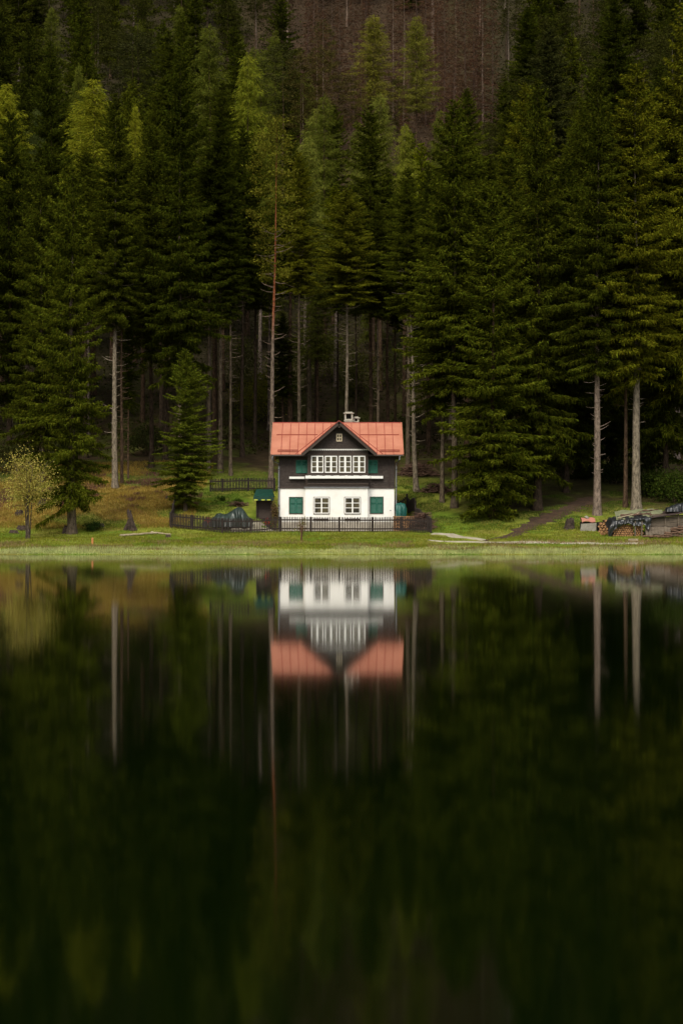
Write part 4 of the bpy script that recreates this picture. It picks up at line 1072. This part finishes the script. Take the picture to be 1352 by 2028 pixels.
# climbing vine on the house corner
leafy('climbing_vine', Vector((PX(546, 150.6), 150.7, PLOT)), 0.32, 1.35, 0.1, 1500, (0.14, 0.095, 0.045), 'brownish climbing vine on the left corner of the white wall', 'vine', 0.10, 0.07, 7, 5, trunk_r=0.03)
p = hit(186, 1052)
leafy('juniper_bush', p, 0.75, 0.35, 0.0, 900, (0.03, 0.055, 0.012), 'low dark green bush beside the small stump on the meadow', 'bush', 0.2, 0.05, 8, 5, trunk_r=0.02)
lawn_bush = [(470, 1000, 0.5, 0.25, 'low leafy bush on the lawn just above the green tarpaulin'), (512, 978, 0.4, 0.25, 'little green bush on the lawn left of the shed roof'), (438, 992, 0.35, 0.22, 'small weedy tuft on the lawn left of the tarpaulin')]
for i, (px, py, rx, rz, lb) in enumerate(lawn_bush):
    leafy('garden_bush', hit(px, py), rx, rz, 0, 420, (0.075, 0.12, 0.02), lb, 'bush', 0.12, 0.06, 30+i, 3, trunk_r=0.015)
for i, (px, D, rx, rz, tint, lb) in enumerate([
        (505, 196, 3.0, 2.6, (0.150, 0.150, 0.016), 'yellow green sapling thicket behind the left end of the roof'),
        (545, 200, 2.6, 2.6, (0.12, 0.125, 0.016), 'olive sapling thicket behind the pine trunk'),
        (608, 204, 2.6, 2.8, (0.085, 0.095, 0.014), 'dim sapling thicket above the left half of the roof'),
        (650, 206, 2.8, 2.8, (0.075, 0.085, 0.014), 'dim sapling thicket above the dormer peak'),
        (715, 202, 2.6, 2.6, (0.085, 0.09, 0.014), 'dim sapling thicket above the right half of the roof'),
        (790, 205, 2.6, 2.6, (0.04, 0.048, 0.011), 'dim sapling thicket beyond the right roof end'),
        (475, 205, 2.6, 2.8, (0.05, 0.055, 0.012), 'shaded sapling thicket left of the house between the poles'),
        (1335, 157, 2.2, 1.2, (0.045, 0.068, 0.010), 'leafy green bush behind the plank woodshed'),
        (1300, 160, 2.0, 1.1, (0.036, 0.052, 0.009), 'leafy dark bush behind the black tarpaulin'),
        (1215, 166, 2.0, 0.8, (0.026, 0.036, 0.008), 'dark bush between the two bare trunks at right'),
        (1110, 170, 2.2, 1.4, (0.035, 0.04, 0.012), 'dull bush at the top of the dirt track'),
        (20, 172, 2.4, 1.5, (0.05, 0.055, 0.014), 'dull bush on the meadow rim at the left edge'),
        (290, 180, 2.2, 1.4, (0.045, 0.055, 0.014), 'low bush at the forest rim right of the grey trunk')]):
    x = PX(px, D); leafy('thicket', Vector((x, D, tz(x, D))), rx, rz, 0.2, 3000, tint, lb, 'bush', 0.22, 0.10, 50+i, 7, trunk_r=0.04)
# teal tarp and firewood on the right side of the yard
drape('teal_tarpaulin', M['tarp_teal'], 'teal tarpaulin hung over a stack against the right end of the house', 'tarpaulin', 783.5, 804,
      [(0, 2.2), (0.5, 2.25), (0.93, 2.15), (1, 1.9)], 149.6, 1.1, 8, 0.07)

def twigpile(name, pos, rx, ry, rz, n, label, cat, seed, mat='twig', th=0.03):
    rnd = random.Random(seed); mb = MB()
    for i in range(n):
        x, y = rnd.gauss(0, .42), rnd.gauss(0, .42); q = max(0.0, 1-(x*x+y*y)); z = rz*q*rnd.random()
        a = rnd.uniform(0, 6.28); l = rnd.uniform(0.3, 0.9)
        c = Vector((x*rx, y*ry, z+0.05)); d = Vector((math.cos(a)*l, math.sin(a)*l, rnd.uniform(-.3, .35)*l))
        mb.tube([c-d, c+d*0.1+Vector((0, 0, .05)), c+d], [th, th*.8, th*.3], 3, False)
    o = mb.build(name, M[mat]); o.location = pos
    return tag(o, label, cat)
twigpile('brush_pile', hit(826, 942), 1.9, 1.2, 1.15, 420, 'reddish brown heap of brushwood around the trunks right of the roof', 'brush pile', 1)
twigpile('brush_pile', hit(866, 976), 1.4, 0.9, 0.7, 260, 'dark brushwood heap lying beside the slim grey trunk pair', 'brush pile', 2)
twigpile('brush_pile', Vector((PX(836, 148), 148.2, tz(PX(836, 148), 148.2))), 0.8, 0.6, 1.25, 420, 'brown brushwood heap inside the right corner of the front fence', 'brush pile', 3)
twigpile('brush_pile', hit(470, 1003), 0.6, 0.4, 0.3, 60, 'few sticks lying on the lawn above the green tarpaulin', 'brush pile', 4)

def logstack(name, x0, x1, y, zb, h, label, seed, rad=0.055, depth=0.5, split=0.0, cap=None, slope=0.0):
    """firewood stack: every log end a part (first 300), real cylinders facing the lake"""
    rnd = random.Random(seed); root = thing(name, ((x0+x1)/2, y, zb), label, 'firewood')
    meshes = []
    for k in range(5):
        n = 6 if k < 3 else 4
        mb = MB(); pts = []
        vs0 = [(math.cos(2*PI*i/n+k)*rad*rnd.uniform(.8, 1.12), 0, math.sin(2*PI*i/n+k)*rad*rnd.uniform(.8, 1.12)) for i in range(n)]
        mb.add(vs0+[(a, depth, c) for a, b, c in vs0], [tuple(reversed(range(n)))]+[(i, (i+1) % n, n+(i+1) % n, n+i) for i in range(n)])
        me = mb.mesh('log', None); me.materials.append(M['logbark']); me.materials.append(M['logend'])
        for p in me.polygons:
            if abs(p.normal.y) > 0.8: p.material_index = 1
        meshes.append(me)
    W = x1-x0; row = 0; cnt = 0; extra = MB(); z = rad
    while z < h:
        x = -W/2+rad*(1+(row % 2)*0.9)
        while x < W/2-rad*0.5:
            hh = h if slope == 0 else h*(1-slope*abs(x/(W/2)))
            if z < hh:
                loc = (x+rnd.uniform(-.01, .01), rnd.uniform(-.05, .04), z+rnd.uniform(-.01, .01))
                if cnt < 290: link('log', rnd.choice(meshes), root, loc, (0, rnd.uniform(0, 6.28), rnd.uniform(-.05, .05)))
                else: extra.add([Vector(v.co)+Vector(loc) for v in meshes[0].vertices], [tuple(p.vertices) for p in meshes[0].polygons])
                cnt += 1
            x += rad*2.02
        z += rad*1.76; row += 1
    if extra.v:
        e = extra.build('log_mass', M['logend'], root); e['kind'] = 'stuff'
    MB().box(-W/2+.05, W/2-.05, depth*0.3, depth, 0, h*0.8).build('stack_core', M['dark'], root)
    return root
x0, x1 = PX(778, 148.2), PX(822, 148.2)
logstack('firewood_stack', x0, x1, 148.4, tz(x0, 148.4), 1.25, 'reddish firewood stack behind the fence at the right end of the house', 3, 0.075, 0.6)

# ------------------------------------------------------------------ wood yard at right
def stump(name, pos, r0, h, label, seed, mat='stump', lean=0.0, jag=0.25, n=12):
    rnd = random.Random(seed); mb = MB(); v = []; rings = [0, 0.12, 0.35, 0.7, 1.0]
    for k, t in enumerate(rings):
        for i in range(n):
            a = 2*PI*i/n; rr_ = r0*(1.25-0.45*t+0.35*math.exp(-t*9))*(1+0.14*math.sin(3*a+seed)+rnd.uniform(-.08, .08))
            zz = h*t*(1+(jag*rnd.uniform(-1, 1) if k == len(rings)-1 else 0))-0.1
            v.append((math.cos(a)*rr_+lean*t*h, math.sin(a)*rr_, zz))
    f = [(k*n+i, k*n+(i+1) % n, (k+1)*n+(i+1) % n, (k+1)*n+i) for k in range(len(rings)-1) for i in range(n)]
    v.append((lean*h, 0, h*0.8)); f += [(4*n+i, 4*n+(i+1) % n, len(v)-1) for i in range(n)]
    o = MB().add(v, f).build(name, M[mat]); o.location = pos
    return tag(o, label, 'stump')
stump('tree_stump', hit(1126, 1047), 0.34, 0.85, 'dark brown stump on the grass right of the dirt track', 1, lean=0.1)
stump('tree_stump', hit(131, 1056), 0.30, 0.62, 'dark stump touching the foot of the big meadow spruce', 2, lean=0.1)
stump('tree_stump', hit(198, 1044), 0.36, 0.32, 'low broken stump on the meadow between the big spruce and the burnt stump', 3, lean=-0.1)
stump('tree_stump', hit(28, 1056), 0.36, 0.3, 'low dark stump left of the apple tree stems', 4)
stump('tree_stump', hit(44, 1048), 0.38, 0.32, 'dark low stump just behind the apple tree stems', 5)
stump('tree_stump', hit(38, 1020), 0.33, 0.45, 'brown stump in the heather behind the apple tree', 6)
stump('tree_stump', hit(83, 1000), 0.33, 0.75, 'tall dark stump between the apple tree and the big spruce', 7, lean=0.2)
stump('tree_stump', hit(333, 987), 0.30, 0.25, 'small sawn stump left of the fence\'s uphill corner', 8, jag=0.02)
# burnt upright stump: two slabs with a broken crown
p = hit(258, 1051)
st = thing('burnt_stump', p, 'tall black burnt stump with jagged top on the meadow', 'stump')
def jagged(pts, n=8, seed=0):
    rnd = random.Random(seed); mb = MB(); v = []
    for (x, y, z, r_) in pts:
        for i in range(n):
            a = 2*PI*i/n; q = r_*(1+rnd.uniform(-.4, .4)); v.append((x+math.cos(a)*q, y+math.sin(a)*q*0.8, z+rnd.uniform(-.09, .09)))
    m_ = len(pts); f = [(k*n+i, k*n+(i+1) % n, (k+1)*n+(i+1) % n, (k+1)*n+i) for k in range(m_-1) for i in range(n)]
    f += [tuple(reversed(range(n))), tuple((m_-1)*n+i for i in range(n))]
    return mb.add(v, f)
_r = random.Random(17); _m = MB()
for _k in range(11):
    _a = _r.uniform(0, 6.28); _q = _r.uniform(0, .17); _x, _y = .1+math.cos(_a)*_q, math.sin(_a)*_q*.7; _h = _r.uniform(.8, 1.55)*(1.05 if _x < .12 else .8)
    _p = [(_x*1.5, _y, -.1, .17), (_x*1.2, _y, .25*_h, .14), (_x, _y, .6*_h, .12), (_x-.05, _y, .85*_h, .10), (_x-.06+_r.uniform(-.08, .08), _y, _h, .03)]
    _j = jagged(_p, 6, 100+_k); _m.add(_j.v, _j.f)
_m.build('trunk', M['stump'], st)
jagged([(-.12, -.05, 1.0, .06), (-.2, -.05, 1.35, .07), (-.22, -.05, 1.55, .06), (-.12, -.05, 1.62, .02)], 6, 9).build('splinter', M['stump'], st)
jagged([(-.36, 0, -.1, .16), (-.33, 0, .25, .14), (-.22, 0, .5, .10), (-.15, 0, .8, .07), (-.12, 0, 0.98, .02)], 6, 4).build('splinter', M['stump'], st)
jagged([(.40, .05, -.1, .15), (.42, .05, .12, .13), (.45, .05, .22, .03)], 6, 5).build('root', M['stump'], st)
p = hit(183, 1078)
mp_ = thing('marker_post', p, 'short orange brown marker post in the shore grass', 'post')
MB().box(-0.07, 0.07, -0.05, 0.05, -0.2, 0.42).add([(-.07, -.05, .422), (.07, -.05, .422), (.07, .05, .422), (-.07, .05, .422), (0, 0, .48)], [(0, 1, 4), (1, 2, 4), (2, 3, 4), (3, 0, 4), (3, 2, 1, 0)]).build('post', M['orange'], mp_)
# pale fallen log on the meadow
def lying_log(a, b, r_, label, mat, seed, name='fallen_log', group=None):
    rnd = random.Random(seed); a = Vector(a); b = Vector(b); o = a.copy(); pts = []; rd = []
    for k in range(9):
        t = k/8; q = a.lerp(b, t); pts.append(q-o+Vector((0, 0, rnd.uniform(-.02, .02)))); rd.append(r_*(1-.35*t)*rnd.uniform(.85, 1.12))
    ob = MB().tube(pts, rd, 7).build(name, M[mat], smooth=False); ob.location = o
    return tag(ob, label, 'log', group)
def g(px, py, dz=0.0): q = hit(px, py); return q+Vector((0, 0, dz))
lying_log(g(238, 1063, .08), g(312, 1058, .10), 0.10, 'long pale weathered log lying in the meadow grass', 'palelog', 1)
lying_log(g(300, 1057, .08), g(338, 1061, .08), 0.09, 'pale log end lying just in front of the fence corner', 'palelog', 2)
stump('tree_stump', hit(333, 1064), 0.22, 0.25, 'tiny dark stump lying in front of the fence corner', 9)

# grey concrete slab box with faded red lid
D = hit(1165, 1052).y; x0, x1 = PX(1149, D), PX(1181, D); zb = tz((x0+x1)/2, D)
bx = thing('concrete_bin', ((x0+x1)/2, D, zb), 'grey concrete slab box with faded red sheet on top', 'bin')
W2 = (x1-x0)/2
MB().add([(-W2-.03, -.08, -.1), (W2-.05, -.08, -.1), (W2, .05, .62), (-W2+.06, .05, .55), (-W2-.03, .08, -.1), (W2-.05, .08, -.1), (W2, .16, .62), (-W2+.06, .16, .55)],
         [(0, 1, 2, 3), (7, 6, 5, 4), (0, 4, 5, 1), (1, 5, 6, 2), (2, 6, 7, 3), (3, 7, 4, 0)]).build('slab', M['stone'], bx)
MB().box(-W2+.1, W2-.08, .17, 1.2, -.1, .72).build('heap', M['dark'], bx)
lid = []
for j in range(6):
    for i in range(9):
        u, v_ = i/8, j/5; lid.append((-W2+.12+(2*W2-.2)*u, .0+1.2*v_, .80+.28*math.sin(v_*2.6)+.05*math.sin(u*7+v_*3)-.10*abs(u-.5)*2))
lf = [(j*9+i, j*9+i+1, (j+1)*9+i+1, (j+1)*9+i) for j in range(5) for i in range(8)]
n0 = len(lid); lid2 = [(a, b, c-.05) for a, b, c in lid]
rim = list(range(9))+[j*9+8 for j in range(1, 6)]+[45+i for i in range(7, -1, -1)]+[j*9 for j in range(4, 0, -1)]
MB().add(lid+lid2, lf+[tuple(n0+i for i in reversed(q)) for q in lf]+[(rim[k], rim[(k+1) % len(rim)], n0+rim[(k+1) % len(rim)], n0+rim[k]) for k in range(len(rim))]).build('lid', M['tarp_salmon'], bx)
MB().tube([(-.1, .5, .98), (.0, .5, 1.12)], [.22, .14], 7).build('stone', M['stone'], bx)

# heap of round logs left of the tarped stack
D = 145.2; x0, x1 = PX(1186, D), PX(1222, D); zb = tz(x0, D)
logstack('log_pile', x0, x1, D+0.8, zb, 1.1, 'rough pile of round logs with orange cut ends beside the concrete box', 11, 0.12, 1.2, slope=0.35)
# tarped firewood stack
D = 143.2; fx0, fx1 = PX(1213, D), PX(1256, D); zb = tz(fx0, D)
logstack('firewood_stack', fx0, fx1, D, zb, 0.95, 'long firewood stack under the black tarpaulin, log ends facing the lake', 12, 0.085, 0.7)
fx2 = PX(1275, D)
logstack('firewood_stack', PX(1257.5, D), fx2, D-.02, zb, 0.95, 'narrow firewood stack with posts at the right end of the tarpaulin', 13, 0.09, 0.7)
for i, (px, lb) in enumerate([(1257, 'grey upright stake between the two firewood stacks'), (1270, 'grey upright stake at the right end of the firewood stacks')]):
    o = MB().beam((0, 0, -.2), (0.03, 0, 1.15), .09, .07, (0, 1, 0)).build('stake', M['greyplank']); o.location = (PX(px, D-.2), D-.2, zb); tag(o, lb, 'stake')
# black tarp: a sheet over the stack with hanging wrinkled front
def sheet(name, mat, label, cat, fn, nx_, ny_, origin):
    v = []; f = []
    for j in range(ny_+1):
        for i in range(nx_+1): v.append(fn(i/nx_, j/ny_))
    v2 = [(a, b+.0, c-.025) for a, b, c in v]; n0 = len(v)
    q = [(j*(nx_+1)+i, j*(nx_+1)+i+1, (j+1)*(nx_+1)+i+1, (j+1)*(nx_+1)+i) for j in range(ny_) for i in range(nx_)]
    w_ = nx_+1
    rim = list(range(w_))+[j*w_+nx_ for j in range(1, ny_+1)]+[ny_*w_+i for i in range(nx_-1, -1, -1)]+[j*w_ for j in range(ny_-1, 0, -1)]
    f = q+[tuple(n0+a for a in reversed(p)) for p in q]+[(rim[k], rim[(k+1) % len(rim)], n0+rim[(k+1) % len(rim)], n0+rim[k]) for k in range(len(rim))]
    o = MB().add(v, f).build(name, mat, None, origin, True, loc=origin)
    return tag(o, label, cat)
tx0, tx1 = PX(1203, D), PX(1288, D)
def blk(u, v):
    x = tx0+(tx1-tx0)*u
    base = 1.02+0.25*math.sin(u*2.6)+0.55*max(0, u-.55)
    hang = 0.42+0.12*math.sin(u*11)+.35*math.exp(-(u/.09)**2)*2+.5*math.exp(-((u-.93)/.06)**2)
    wr = .05*math.sin(u*33+v*6)+.04*math.sin(u*57-v*9)+.05*math.sin(v*14+u*7)
    if v < .45:
        t = v/.45; y = D-.22+wr-.05*(1-t); z = zb+base-hang*(1-t)+.02*math.sin(u*40)
    else:
        t = (v-.45)/.55; y = D-.22+1.5*t; z = zb+base+.35*t+wr*.7
    if u < .1: z -= (0.1-u)*5.5*(1-.3*v)
    return (x, y, z)
sheet('black_tarpaulin', M['tarp_black'], 'wrinkled black tarpaulin over the firewood stacks', 'tarpaulin', blk, 60, 16, (tx0, D, zb))
ox0, ox1 = PX(1218, D+.8), PX(1316, D+.8)
def olv(u, v):
    return (ox0+(ox1-ox0)*(u*.97+.03*v), D+.25+1.9*v, zb+1.34+.72*v-0.10*(2*u-1)**2+.04*math.sin(u*21+v*4)+.03*math.sin(v*11)+(0.12*u if u > .5 else 0.0))
sheet('olive_cover', M['tarp_olive'], 'mossy olive roofing sheet lying behind the black tarpaulin', 'cover', olv, 30, 8, (ox0, D, zb))
for i in range(9):
    rnd = random.Random(60+i); u = rnd.uniform(0.05, .75); a = Vector(olv(u, rnd.uniform(0, .6)))+Vector((0, -.05, .09)); b = Vector(olv(min(1, u+rnd.uniform(.2, .4)), rnd.uniform(.1, .9)))+Vector((0, 0, .09))
    if i == 0: a = Vector(olv(.03, .02))+Vector((0, 0, .08)); b = Vector(olv(.5, .5))+Vector((0, 0, .12))
    lying_log(a, b, .055, 'pale straight pole across the mossy olive sheet' if i == 0 else 'thin brown branch lying on the mossy olive sheet', 'palelog' if i == 0 else 'twig', 70+i, 'pole' if i == 0 else 'branch', None if i == 0 else 'branches on the olive sheet')
# plank woodshed
D2_ = 143.6; wx0, wx1 = PX(1284, D2_), PX(1375, D2_); zb2 = tz(wx0, D2_)
ws = thing('wood_shed', ((wx0+wx1)/2, D2_, zb2), 'low grey plank woodshed with sloping roof at the right edge', 'shed')
W2 = (wx1-wx0)/2; zp = 0.35; rnd = random.Random(9)
MB().box(-W2+.05, W2, .08, 1.8, 0, 1.35).build('wall', M['dark'], ws)
for kk in range(9):
    a = -W2+rnd.uniform(0, .1)+(.25 if kk > 6 else 0); xm = rnd.uniform(-.3, .5); hh = .14
    for (xa, xb) in ((a, xm-.01), (xm+.01, W2-.01)):
        MB().box(xa, xb, rnd.uniform(-.03, 0), .07, .30+kk*hh*1.05, .30+kk*hh*1.05+hh*rnd.uniform(.85, 1.0)).build('plank', M['greyplank'], ws)
MB().prism([(-W2-.25, -.35, 1.28), (W2, -.35, 1.82), (W2, 2.0, 2.1), (-W2-.25, 2.0, 1.6)], (0, 0, .05)).build('roof', M['gutter'], ws)
for xx in (-W2+.05, -.55, .45):
    MB().box(xx, xx+.1, -.12, -.035, 0, 1.35+(xx+W2)*.14).build('post', M['greyplank'], ws)
drape('grey_tarpaulin', M['tarp_black'], 'shiny dark tarpaulin lump on top of the plank woodshed', 'tarpaulin', 1318, 1362, [(0, .3), (.4, .55), (.8, .7), (1, .5)], 144.2, 1.0, 21, .06)
bpy.data.objects['grey_tarpaulin'].location.z += 1.75
# pallet boards leaning in front of the shed, ladder poles
pb = thing('board_panel', (PX(1306, 143.0), 143.0, tz(PX(1306, 143.0), 143.0)), 'pale weathered board panel leaning against the plank woodshed', 'panel')
for i in range(8):
    MB().beam((-.95+i*.24, -.12, -.05), (-.95+i*.24, .32, .72+rnd.uniform(-.05, .08)), .22, .025, (0, -1, .4)).build('board', M['greyplank'], pb)
for i, (a, b, rd_, lb, mt) in enumerate([
        ((1262, 1058), (1352, 1063), .075, 'long pale pole lying lowest in front of the woodshed', 'palelog'),
        ((1268, 1060), (1338, 1068), .06, 'grey pole slanting down to the grass before the woodshed', 'greyplank'),
        ((1306, 1058), (1366, 1056), .09, 'bark covered log lying on the pole heap at right', 'logbark'),
        ((1316, 1063), (1372, 1060), .10, 'thick reddish log on the ground at the right edge', 'logbark')]):
    lying_log(g(*a, .12), g(*b, .18+.1*i), rd_, lb, mt, 90+i, 'pole')
for i in range(26):
    rnd = random.Random(300+i); px = rnd.uniform(1296, 1372); py = rnd.uniform(1059, 1067)
    q = hit(px, py); a = rnd.uniform(-.6, .6); l = rnd.uniform(.35, 1.0); zz = rnd.random()*.55*sst(1290, 1345, px)
    d = Vector((math.cos(a)*l, math.sin(a)*l, rnd.uniform(-.1, .15)))
    lying_log(q-d+Vector((0, 0, .1+zz)), q+d+Vector((0, 0, .1+zz)), rnd.uniform(.05, .10), 'split reddish log in the loose heap at the lower right of the woodyard', 'logbark', 400+i, 'log', 'logs in the loose heap at right')
for i in range(16):
    rnd = random.Random(500+i); q = hit(rnd.uniform(1190, 1216), rnd.uniform(1056, 1061)); a = rnd.uniform(0, 3.1); l = rnd.uniform(.12, .28)
    d = Vector((math.cos(a)*l, math.sin(a)*l, 0))
    lying_log(q-d+Vector((0, 0, .06)), q+d+Vector((0, 0, .06+rnd.random()*.1)), .06, 'split firewood piece scattered on the grass left of the tarped stack', 'logend', 520+i, 'log', 'scattered firewood pieces')
# concrete edge stone by the path end
o = MB().box(-.35, .35, -.1, .1, 0, .22).build('edge_stone', M['palelog']); o.location = hit(1253, 1073); tag(o, 'pale block of wood at the right end of the gravel path', 'block')

# ------------------------------------------------------------------ grasses (stuff)
def blades(name, X, Y, h, wd, mat, lean=0.35, seed=0, label=None, color=None):
    rg = np.random.default_rng(seed); n = len(X); Z = ter(X, Y)-0.02
    a = rg.uniform(0, 2*PI, n); dx, dy = np.cos(a)*wd/2, np.sin(a)*wd/2
    la = rg.uniform(0, 2*PI, n); lx, ly = np.cos(la)*lean*h*rg.random(n), np.sin(la)*lean*h*rg.random(n)
    v = np.empty((n, 3, 3)); v[:, 0] = np.stack([X-dx, Y-dy, Z], 1); v[:, 1] = np.stack([X+dx, Y+dy, Z], 1); v[:, 2] = np.stack([X+lx, Y+ly, Z+h], 1)
    o = link(name, np_mesh(name, v.reshape(-1, 3), np.arange(3*n).reshape(n, 3), mat)); o['kind'] = 'stuff'
    if color: o.color = rgb(color)
    if label: o['label'] = label
    o['category'] = 'grass'
    return o
def scatter(n, x0, x1, y0, y1, seed, keep=None):
    rg = np.random.default_rng(seed); X = rg.uniform(x0, x1, n); Y = rg.uniform(y0, y1, n)
    if keep is not None: m = keep(X, Y, rg); X, Y = X[m], Y[m]
    return X, Y
rgk = np.random.default_rng(77)
def roads(X, Y):
    """True away from paths and house"""
    py = HORY-(ter(X, Y)-CAMZ)*F/Y; px = 676+X*F/Y
    path = (px > 845) & (px < 1280) & (py > 1072.0+1.2*wob(X, Y, 1.3, 2)) & (py < 1077.0+.8*wob(X, Y, 1.6, 4)) & (rgk.random(len(X)) < .96)
    track = (np.abs((px-985)-(1068-py)*2.25) < 22) & (rgk.random(len(X)) < .93-.45*(np.abs((px-985)-(1068-py)*2.25) > 12)) & (py < 1068) & (py > 985)
    side = (px > 850) & (px < 962) & (np.abs(py-(1056+(px-850)*0.13)) < 4.5)
    hs = (X > -8.7) & (X < 5.2) & (Y > 146.2) & (Y < 160)
    return ~(path | track | side | hs)
X, Y = scatter(95000, -30, 30, 126.6, 134.4, 1, lambda X, Y, r: (ter(X, Y) > 0.015) & (Y < 132.4+1.1*wob(X, Y, .5, 1)) & (r.random(len(X)) < 0.75+.25*wob(X, Y, .8, 3)))
blades('sedge_grass', X, Y, RNG.uniform(.08, .30, len(X))*np.clip(.75+.35*wob(X, Y, .6, 5), .35, 1.5), np.full(len(X), .035), M['leaf'], .3, 1, 'pale sage green sedge along the waterline', (0.44, 0.46, 0.19))
X, Y = scatter(120000, -31, 31, 131, 150, 2, lambda X, Y, r: roads(X, Y) & (r.random(len(X)) < .8+.3*wob(X, Y, .6, 5)))
blades('meadow_grass', X, Y, RNG.uniform(.06, .2, len(X)), np.full(len(X), .04), M['leaf'], .7, 2, 'fresh green grass between the lake and the house', (0.185, 0.210, 0.024))
X, Y = scatter(60000, -31, -5.5, 148, 172, 3, lambda X, Y, r: roads(X, Y) & ((X > -13.0) | (wob(X, Y, .45, 2) > .3)))
blades('lawn_grass', X, Y, RNG.uniform(.06, .2, len(X)), np.full(len(X), .045), M['leaf'], .7, 3, 'green lawn grass on the slope left of the house', (0.105, 0.160, 0.022))
X, Y = scatter(90000, -34, -11.8, 147.5, 176, 4, lambda X, Y, r: (wob(X, Y, .45, 2) < .5))
blades('dry_grass', X, Y, RNG.uniform(.08, .28, len(X)), np.full(len(X), .045), M['leaf'], .9, 4, 'dry yellow brown grass on the meadow left of the fence', (0.30, 0.215, 0.045))
X, Y = scatter(60000, -34, -11.8, 155.5, 171, 5, lambda X, Y, r: (wob(X, Y, .9, 6)+.4*wob(X, Y, .45, 2) > .45) & (r.random(len(X)) < .6))
blades('heather', X, Y, RNG.uniform(.1, .34, len(X)), np.full(len(X), .06), M['leaf'], .5, 5, 'patches of pinkish brown heather on the left meadow', (0.165, 0.082, 0.062))
X, Y = scatter(80000, 4.8, 32, 147, 170, 6, lambda X, Y, r: roads(X, Y) & (wob(X, Y, .9, 6) > -.45+.13*(Y-150)*np.clip((X-6)/5, .35, 1)))
blades('forest_grass', X, Y, RNG.uniform(.05, .2, len(X)), np.full(len(X), .045), M['leaf'], .7, 6, 'green grass under the trees right of the house', (0.085, 0.130, 0.020))
X, Y = scatter(26000, -31, 31, 130.5, 138, 7, lambda X, Y, r: (wob(X, Y, .7, 4) > .15))
blades('straw_grass', X, Y, RNG.uniform(.1, .32, len(X)), np.full(len(X), .035), M['leaf'], .9, 7, 'straw coloured dead grass in patches near the shore', (0.29, 0.20, 0.10))

def undergrowth(name, n, x0, x1, y0, y1, seed, hmax, ln, wd, color, label, keep):
    rg = np.random.default_rng(seed); X = rg.uniform(x0, x1, n); Y = rg.uniform(y0, y1, n)
    m = (np.abs(X) < 0.2*Y+4) & keep(X, Y, rg); X, Y = X[m], Y[m]; n = len(X)
    hh = hmax*(0.35+0.65*np.clip(0.5+0.5*wob(X, Y, .35, 3), 0, 1))
    P = np.stack([X, Y, ter(X, Y)+hh*rg.random(n)**1.3], 1); Dv = rg.normal(size=(n, 3)); Dv[:, 2] += .2
    v, f = kites(P, Dv, ln*rg.uniform(.6, 1.4, n), wd*rg.uniform(.6, 1.4, n), rg)
    o = link(name, np_mesh(name, v, f, M['leaf'])); o.color = rgb(color); return tag(o, label, 'undergrowth', None, 'stuff')
stand = lambda X, Y: (Y > 246+4*wob(X, Y, .3, 1)) & (X > -85/F*Y+3*wob(X, Y, .25, 3)) & (X < 300/F*Y+2.2*wob(X, Y, .3, 6))
undergrowth('undergrowth', 70000, -80, 80, 180, 252, 11, 1.0, .34, .14, (0.040, 0.046, 0.008), 'dark leafy undergrowth on the forest floor of the slope', lambda X, Y, r: (wob(X, Y, .5, 2) > -.5) & ~stand(X, Y))
undergrowth('upper_undergrowth', 80000, -85, 85, 250, 385, 12, 3.0, .55, .22, (0.030, 0.033, 0.008), 'dark undergrowth between the trees high on the slope', lambda X, Y, r: ~stand(X, Y))
undergrowth('brown_scrub', 45000, -20, 32, 240, 370, 13, 2.6, .6, .10, (0.050, 0.032, 0.017), 'brown leafless scrub under the bare stand at top centre', lambda X, Y, r: stand(X, Y))

X, Y = scatter(42000, -31, 31, 132, 156, 8, lambda X, Y, r: roads(X, Y) & (wob(X, Y, .75, 7)+.5*wob(X, Y, 1.6, 2) > .35))
blades('yellow_grass', X, Y, RNG.uniform(.06, .2, len(X)), np.full(len(X), .045), M['leaf'], .8, 8, 'yellowish grass in patches through the meadow', (0.25, 0.22, 0.04))
